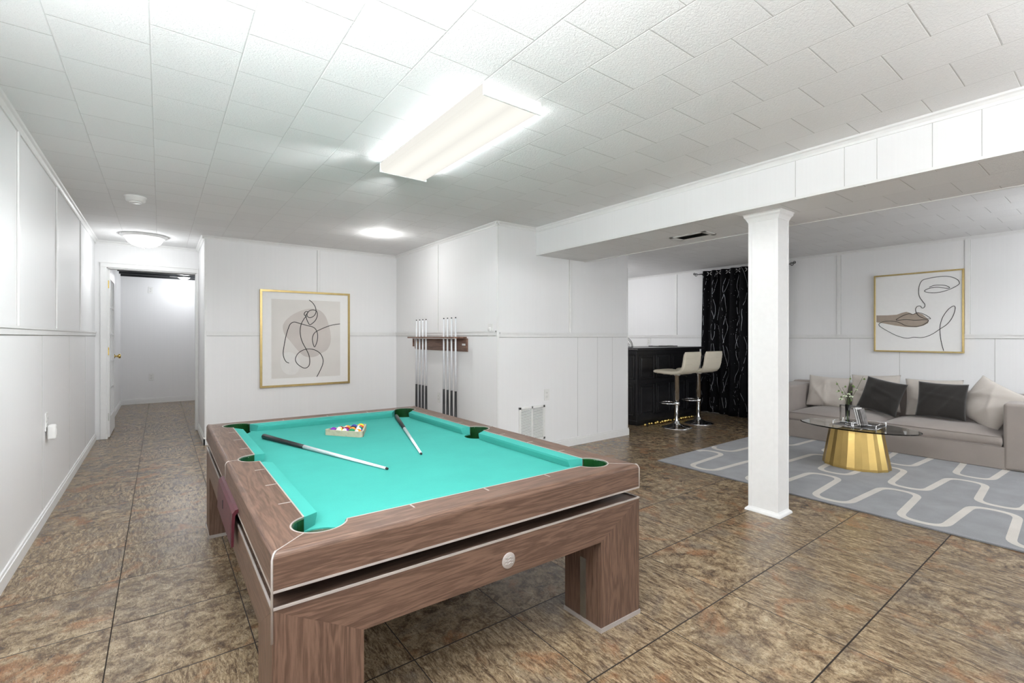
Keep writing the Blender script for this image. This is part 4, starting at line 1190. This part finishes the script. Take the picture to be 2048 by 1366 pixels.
# ================================================================ coffee table
TC = (5.03, 1.52)
t = thing('coffee_table', 'oval glass coffee table on a faceted gold base', 'coffee table', (TC[0], TC[1], .0125), radians(0))
m = MB(); N = 28; ringp = []
for z, k in ((0, 1.0), (.02, .993), (.342, .775)):
    r = []
    for i in range(N):
        a = 2*pi*i/N; f = 1.0 if i % 2 == 0 else .955
        r.append((.222*k*f*cos(a)-.025, .255*k*f*sin(a), z))
    ringp.append(r)
for A, B in zip(ringp[:-1], ringp[1:]):
    for i in range(N): m.face([A[i], A[(i+1) % N], B[(i+1) % N], B[i]])
m.face(ringp[0][::-1]); m.face(ringp[-1])
m.build('base', M['gold'], t)
m = MB(); m.lathe([(0, .3425), (.985, .3425), (1, .345), (1, .3505), (.985, .353), (0, .353)], 72, (0, 0, 0), 'z', .285, .455, smooth=False); m.build('glass_top', M['glass'], t)
TZ = .0125+.353
def tray(label, x0, x1, y0, y1):
    t = thing('tray', label, 'tray', ((x0+x1)/2, (y0+y1)/2, TZ+.0005), 0, 'rod frame trays on the glass table')
    a, b = (x1-x0)/2, (y1-y0)/2
    m = MB(); m.box(-a, a, -b, b, .022, .028); m.build('tray_base', M['barblack'], t)
    m = MB()
    for z in (.025, .058): m.tube([(-a, -b, z), (a, -b, z), (a, b, z), (-a, b, z)], .003, 8, closed=True)
    for x in (-a, a):
        for y in (-b, b): m.tube([(x, y, 0), (x, y, .0605)], .004, 8)
    m.build('rod_frame', M['chrome'], t)
tray('chrome railed black tray holding the glass vase', 4.79, 5.03, 1.485, 1.625)
tray('chrome railed black tray holding the leaning books', 4.765, 5.02, 1.305, 1.465)
zt = TZ+.0005+.028
t = thing('glass_vase', 'slim clear glass vase standing in the left tray', 'vase', (4.86, 1.537, zt+.0005))
m = MB(); m.lathe([(0, 0), (.016, 0), (.018, .004), (.016, .05), (.019, .175), (.0165, .175), (.0135, .05), (.013, .01), (0, .01)], 24); m.build('vase_body', M['glass'], t)
fl = thing('flower_spray', 'sparse spray of white blossoms and green buds in the vase', 'flowers', (4.86, 1.537, zt+.012))
rnd = random.Random(4)
def stem(pts):
    m = MB(); c = catmull(pts, 5); m.tube(c, [.0026-.0014*i/len(c) for i in range(len(c))], 7); return m.build('stem', M['stem'], fl), c
stems = [
    [(0, 0, 0), (.002, .004, .10), (0, .012, .19), (-.01, .045, .28), (-.01, .085, .36)],
    [(0, 0, 0), (0, -.003, .12), (.004, -.01, .22), (.01, -.012, .33), (.01, -.02, .42)],
    [(.003, -.003, 0), (.003, -.006, .12), (0, -.02, .19), (.0, -.07, .31), (0, -.115, .42)],
    [(.002, .003, 0), (0, -.004, .13), (-.01, -.002, .22), (-.03, .03, .31)]]
for si, s in enumerate(stems):
    st_, c = stem(s)
    for k in range(len(c)):
        if k > len(c)*.55 and k % 3 == 0:
            p = c[k]; a = rnd.uniform(0, 6.28)
            q = (p[0]+.014*cos(a), p[1]+.024*sin(a), p[2]+rnd.uniform(-.004, .016))
            m = MB(); m.tube([p, q], .001, 5); m.sphere(q, .0075, 8, (1, 1, 1.25)); m.build('bud', M['leaf'], st_)
for (x, y, z, s) in ((-.02, .012, .235, .024), (-.015, .045, .205, .024), (-.025, -.035, .235, .022), (-.01, -.012, .255, .018), (-.02, .07, .27, .016), (-.03, -.075, .30, .014)):
    m = MB()
    for k in range(5):
        a = 2*pi*k/5+x*90; dx, dy, dz = cos(a), sin(a), .35
        m.sphere((x+s*.35*dx*.6, y+s*.45*dy, z+s*.3*dz+s*.2*dx), s*.42, 8, (.7, .9, .55))
    m.m = 1; m.sphere((x-.006, y, z), s*.25, 8)
    m.build('blossom', [M['petal'], M['leaf']], fl)
t = thing('glass_photo_block', 'square smoked glass display frame standing behind the vase', 'display frame', (4.945, 1.548, zt+.0010))
m = MB(); m.box(-.010, .010, -.068, .068, .006, .150, .002, 1); m.build('glass_panel', M['acrylic'], t)
m = MB(); m.box(-.016, .016, -.074, -.066, 0, .158, .001, 1); m.box(-.012, .012, .066, .074, 0, .158, .001, 1); m.box(-.012, .012, -.066, .066, .150, .158, .001, 1); m.box(-.012, .012, -.066, .066, 0, .006, .001, 1); m.build('frame', M['smoke'], t)
def book(label, c, th_, h, d, tilt, cover):
    t = thing('book', label, 'book', c, 0, 'books leaning in the right tray'); t.rotation_euler = (tilt, 0, 0)
    m = MB(); m.box(-d/2, d/2, -th_/2, -th_/2+.002, 0, h); m.box(-d/2, d/2, th_/2-.002, th_/2, 0, h); m.box(-d/2, -d/2+.002, -th_/2, th_/2, 0, h); m.build('cover', cover, t)
    m = MB(); m.box(-d/2+.002, d/2-.004, -th_/2+.002, th_/2-.002, .003, h-.003); m.build('pages', M['paper'], t)
zb = zt+.0035
book('white leaning book, leftmost in the right tray', (4.90, 1.452, zb), .014, .150, .11, -.22, M['bookw'])
book('white book leaning in the middle of the right tray', (4.90, 1.4365, zb), .013, .148, .11, -.22, M['bookw'])
book('grey patterned book leaning at the right in the tray', (4.90, 1.4195, zb), .017, .142, .11, -.22, M['bookg'])

# ================================================================ bar corner
BX0, BX1, BY0, BY1, BZ = 4.99, 6.46, 3.93, 4.62, .985
t = thing('bar_counter', 'glossy black panelled bar counter behind two cream stools', 'bar', ((BX0+BX1)/2, (BY0+BY1)/2, 0))
ox, oy = (BX0+BX1)/2, (BY0+BY1)/2
m = MB(); m.box(BX0-ox, BX1-ox, BY0-oy, BY1-oy, .03, BZ, .003, 1); m.build('cabinet', M['barblack'], t)
m = MB(); m.box(BX0-ox-.06, BX1-ox+.02, BY0-oy-.06, BY1-oy+.02, BZ, BZ+.035, .006, 2); m.build('worktop', M['barblack'], t)
m = MB(); m.box(BX0-ox-.008, BX1-ox, BY0-oy-.008, BY1-oy, 0, .06, .002, 1); m.build('kick_board', M['barblack'], t)
def raised(face, a0, a1, z0, z1):
    m = MB(); w = .018
    for (p, q, r, s) in ((a0, a1, z1-w, z1), (a0, a1, z0, z0+w), (a0, a0+w, z0, z1), (a1-w, a1, z0, z1)):
        if face == 'y': m.box(p-ox, q-ox, BY0-oy-.010, BY0-oy+.001, r, s, .003, 1)
        else: m.box(BX0-ox-.010, BX0-ox+.001, p-oy, q-oy, r, s, .003, 1)
    if face == 'y': m.box(a0-ox+.04, a1-ox-.04, BY0-oy-.007, BY0-oy+.001, z0+.04, z1-.04, .004, 1)
    else: m.box(BX0-ox-.007, BX0-ox+.001, a0-oy+.04, a1-oy-.04, z0+.04, z1-.04, .004, 1)
    m.build('raised_panel', M['barblack'], t)
for k in range(4):
    a = BX0+.05+k*.355
    raised('y', a, a+.31, .60, .93); raised('y', a, a+.31, .12, .54)
for a in (BY0+.04, BY0+.37): raised('x', a, a+.28, .60, .93); raised('x', a, a+.28, .12, .54)
BT = BZ+.035
t = thing('iron_scroll_stand', 'arched black wrought iron scroll stand on the bar top', 'stand', (5.10, 4.22, BT+.0005))
m = MB()
def iarc(r, a0, a1, n=24): return [(0, r*cos(a0+(a1-a0)*k/n), .0+r*sin(a0+(a1-a0)*k/n)*1.05) for k in range(n+1)]
m.tube(iarc(.135, 0, pi), .004, 8); m.tube(iarc(.118, 0, pi), .0035, 8); m.tube([(0, -.135, .003), (0, .135, .003)], .004, 8)
def spiral(c, r, a0, turns, s=1, n=26): return [(0, c[0]+s*r*(1-.8*k/n)*cos(a0+turns*2*pi*k/n), c[1]+r*(1-.8*k/n)*sin(a0+turns*2*pi*k/n)) for k in range(n+1)]
m.build('arch', M['iron'], t); m = MB()
for s in (1, -1):
    m.tube(spiral((s*.028, .055), .026, pi/2, 1.3, s), .0025, 6); m.tube(spiral((s*.075, .035), .024, pi/2, 1.3, s), .0025, 6)
    m.tube([(0, 0, .005), (0, s*.03, .03), (0, s*.012, .075), (0, s*.05, .108)], .0025, 6)
m.build('scroll', M['iron'], t)
t = thing('flat_tray', 'flat dark tray lying on the bar top near the curtain', 'tray', (6.05, 4.28, BT+.0005))
m = MB(); m.box(-.18, .18, -.13, .13, 0, .012, .003, 2); m.build('tray_body', M['iron'], t)
m = MB()
for s in (-1, 1): m.box(s*.18-.006, s*.18+.006, -.05, .05, .008, .018, .002, 1)
m.build('handle', M['nickel'], t)
t = thing('jewelled_trim_strip', 'sparkling bead strip along the edge of the bar top', 'garland', (BX0-.062, 4.0, BT-.017))
m = MB()
for k in range(26): m.sphere((-.003, -.12+.024*k, 0), .0055, 8)
m.build('bead', M['chrome'], t)
t = thing('bauble_garland', 'string of gold and bronze baubles on the floor along the bar', 'garland', (5.6, BY0-.05, 0))
rnd = random.Random(9)
m = MB(); pts = [(-.55+1.1*k/30, -.02+.012*sin(k*1.3), .006) for k in range(31)]; m.tube(pts, .003, 6); m.build('string', M['iron'], t)
for k in range(22):
    x = -.55+1.1*k/21; r = rnd.uniform(.014, .024)
    m = MB(); m.sphere((x, -.03+rnd.uniform(-.015, .015), r+.001), r, 12); m.build('bauble', M[rnd.choice(['brass', 'brass', 'iron', 'brass'])], t)

# ---- bar stools: local +y = front of the seat
def stool(label, x, y, rz):
    t = thing('bar_stool', label, 'stool', (x, y, 0), rz, 'cream stools at the bar')
    # side profile: front lip, seat, curved up into the back
    cl = catmull([(.215, .705), (.205, .718), (.10, .712), (-.02, .708), (-.12, .716), (-.175, .745), (-.203, .81), (-.218, .90), (-.232, .975)], 5)
    m = MB(); W = .185; th_ = .048
    n = len(cl); rings = []
    for i, (py, pz) in enumerate(cl):
        a, b = cl[max(i-1, 0)], cl[min(i+1, n-1)]; dy, dz = b[0]-a[0], b[1]-a[1]; l = sqrt(dy*dy+dz*dz)
        ny, nz = dz/l, -dy/l     # towards the sitter: up for the seat, forward for the back
        if nz < 0 and i < n/2: ny, nz = -ny, -nz
        end = min(i, n-1-i); tt = th_*(.45+.55*min(1, end/3)); ww = W*(1-.05*max(0, 1-end/3))
        ring = []
        for k in range(20):
            q = 2*pi*k/20; cu, su = cos(q), sin(q)
            ex = math.copysign(abs(cu)**.28, cu)*ww; et = math.copysign(abs(su)**.7, su)*tt/2
            tuft = 0
            ring.append((ex, py+ny*et, pz+nz*et))
        rings.append([m.b.verts.new(p) for p in ring])
    for A, B in zip(rings[:-1], rings[1:]):
        for k in range(20): f = m.b.faces.new([A[k], A[(k+1) % 20], B[(k+1) % 20], B[k]]); f.smooth = True
    m.b.faces.new(rings[0][::-1]); m.b.faces.new(rings[-1])
    o = m.build('seat', M['cream'], t)
    # stitched channels
    m = MB()
    for i in range(7, n-4, 4):
        py, pz = cl[i]; a, b = cl[i-1], cl[i+1]; dy, dz = b[0]-a[0], b[1]-a[1]; l = sqrt(dy*dy+dz*dz); ny, nz = dz/l, -dy/l
        if nz < 0 and i < n/2: ny, nz = -ny, -nz
        for s in (1, -1): m.tube([(-W*.93, py+ny*s*th_*.488, pz+nz*s*th_*.488), (W*.93, py+ny*s*th_*.488, pz+nz*s*th_*.488)], .0018, 6)
    m.build('stitching', M['cream'], o)
    m = MB(); m.lathe([(.0, .685), (.055, .685), (.05, .67), (.034, .655), (.033, .36), (.026, .355), (.025, .06), (0, .06)], 28); m.build('gas_column', M['chrome'], t)
    m = MB(); m.lathe([(0, 0), (.19, 0), (.195, .005), (.185, .011), (.11, .028), (.05, .05), (.034, .065), (.034, .085), (0, .085)], 48); m.build('round_base', M['chrome'], t)
    m = MB(); z = .305
    m.tube([(-.025, 0, z), (-.10, .06, z), (-.12, .13, z), (-.10, .19, z), (-.05, .215, z), (.05, .215, z), (.10, .19, z), (.12, .13, z), (.10, .06, z), (.025, 0, z)], .0085, 10)
    m.lathe([(.034, z-.02), (.037, z-.015), (.037, z+.015), (.034, z+.02)], 24); m.build('footrest', M['chrome'], t)
    m = MB(); m.tube([(.03, -.02, .672), (.10, -.05, .668), (.135, -.06, .655)], .005, 8); m.sphere((.14, -.062, .652), .009, 10); m.build('lever', M['iron'], t)
    return t
stool('cream low back bar stool, left one, farther from the curtain', 5.32, 3.56, .02)
stool('cream low back bar stool, right one, next to the black curtain', 5.82, 3.56, -.04)

# ================================================================ curtain
def curtain_mat():
    m = NT('black_curtain'); tc = m.node('ShaderNodeTexCoord'); sp = m.node('ShaderNodeSeparateXYZ'); m.link(tc.outputs['UV'], sp.inputs[0])
    U, V = sp.outputs[0], sp.outputs[1]      # metres along the cloth and up
    n = m.noise(tc.outputs['UV'], 2.2, 2); wob = m.math('MULTIPLY', m.math('SUBTRACT', n.outputs[0], .5), .16)
    def strand(per, amp, fr, ph, w):
        s = m.math('MULTIPLY', m.math('SINE', m.math('ADD', m.math('MULTIPLY', V, fr), ph)), amp)
        x = m.math('ADD', m.math('ADD', U, s), wob)
        f = m.math('FRACT', m.math('DIVIDE', x, per)); d = m.math('MULTIPLY', m.math('ABSOLUTE', m.math('SUBTRACT', f, .5)), per)
        return m.math('LESS_THAN', d, w)
    a = strand(.24, .034, 9, 0.0, .0015); b = strand(.24, .030, 9, 2.4, .0014); c = strand(.48, .045, 7, 1.2, .0013)
    lines = m.math('MAXIMUM', m.math('MAXIMUM', a, b), c)
    br_ = m.noise(tc.outputs['UV'], 9, 3); vis = m.math('GREATER_THAN', br_.outputs[0], .46)
    lines = m.math('MULTIPLY', lines, vis)
    vo = m.node('ShaderNodeTexVoronoi'); vo.inputs['Scale'].default_value = 38; m.link(tc.outputs['UV'], vo.inputs['Vector'])
    near = m.noise(tc.outputs['UV'], 4, 2)
    dots = m.math('MULTIPLY', m.math('LESS_THAN', vo.outputs['Distance'], .09), m.math('GREATER_THAN', near.outputs[0], .53))
    fac = m.math('MAXIMUM', lines, dots)
    m.set(color=m.mix(fac, (.0045, .0045, .006), (.55, .57, .62)), rough=m.math('SUBTRACT', .85, m.math('MULTIPLY', fac, .55)), metal=m.math('MULTIPLY', fac, .35), spec=.15)
    return m.mat
t = thing('curtain', 'black grommet curtain with silver wavy lines beside the bar', 'curtain', (6.72, 3.5, .0))
m = MB(); uvl = m.b.loops.layers.uv.new('UVMap')
Y0, Y1 = 2.86, 4.03; nU, nV = 150, 24; folds = 8
cols_ = []
def cpt(i, j):
    s = i/nU; v = j/nV
    spread = 1+.06*(1-v)
    y = (Y0+Y1)/2+((Y1-Y0)*(s-.5))*spread+.02*(1-v)
    a = .034*(1-.25*(1-v))
    x = a*sin(2*pi*folds*s)+.012*sin(2*pi*3*s+2*v)*(1-v)
    z = .012+.01*sin(9*s)*(1-v)+v*(2.175-.012)
    return Vector((6.715+x-6.72, y-3.5, z))
L_ = [0]
for i in range(nU): L_.append(L_[-1]+(cpt(i+1, nV//2)-cpt(i, nV//2)).length)
V = [[m.b.verts.new(cpt(i, j)) for j in range(nV+1)] for i in range(nU+1)]
for i in range(nU):
    for j in range(nV):
        f = m.b.faces.new([V[i][j], V[i+1][j], V[i+1][j+1], V[i][j+1]]); f.smooth = True
        for lp, (a, b) in zip(f.loops, ((i, j), (i+1, j), (i+1, j+1), (i, j+1))): lp[uvl].uv = (L_[a], b/nV*2.16)
o = m.build('curtain_panel', curtain_mat(), t, normals=False)
sd = o.modifiers.new('solid', 'SOLIDIFY'); sd.thickness = .003
for k in range(folds*2):
    s = (k+.5)/(folds*2)*1.0
    p = cpt(int(nU*s), nV); 
    s2 = k/(folds*2); p = cpt(int(nU*s2+.5), nV)
    m = MB(); ring = []
    m.tube([(p[0]-.0, p[1]+.024*cos(a), 2.13+.024*sin(a)) for a in [2*pi*q/18 for q in range(18)]], .005, 6, closed=True)
    m.build('grommet', M['chrome'], t)
t = thing('curtain_rod', 'black curtain rod with scroll ends above the black curtain', 'curtain rod', (6.715, 3.47, 2.135))
m = MB(); m.tube([(0, -.66, 0), (0, .62, 0)], .008, 12); m.build('rod', M['iron'], t)
for s, e in ((1, .62), (-1, -.66)):
    m = MB()
    m.tube([(0, e+s*(.0+.03*k/6), .0+.0*k) for k in range(7)], .006, 8)
    n = 26
    m.tube([(0, e+s*(.055-(.026*(1-.75*k/n))*cos(1.5*2*pi*k/n)), -.004+(.026*(1-.75*k/n))*sin(1.5*2*pi*k/n)) for k in range(n+1)], .0045, 7)
    m.tube([(0, e+s*(.085+(.018*(1-.7*k/n))*sin(1.3*2*pi*k/n)), .018-(.018*(1-.7*k/n))*cos(1.3*2*pi*k/n)) for k in range(n+1)], .004, 7)
    m.build('finial', M['iron'], t)
for y in (-.63, .59):
    m = MB(); m.tube([(0, y, 0), (.05, y, -.01), (.083, y, -.03)], .006, 8); m.box(.078, .085, y-.015, y+.015, -.06, .0, .002, 1); m.build('wall_bracket', M['iron'], t)
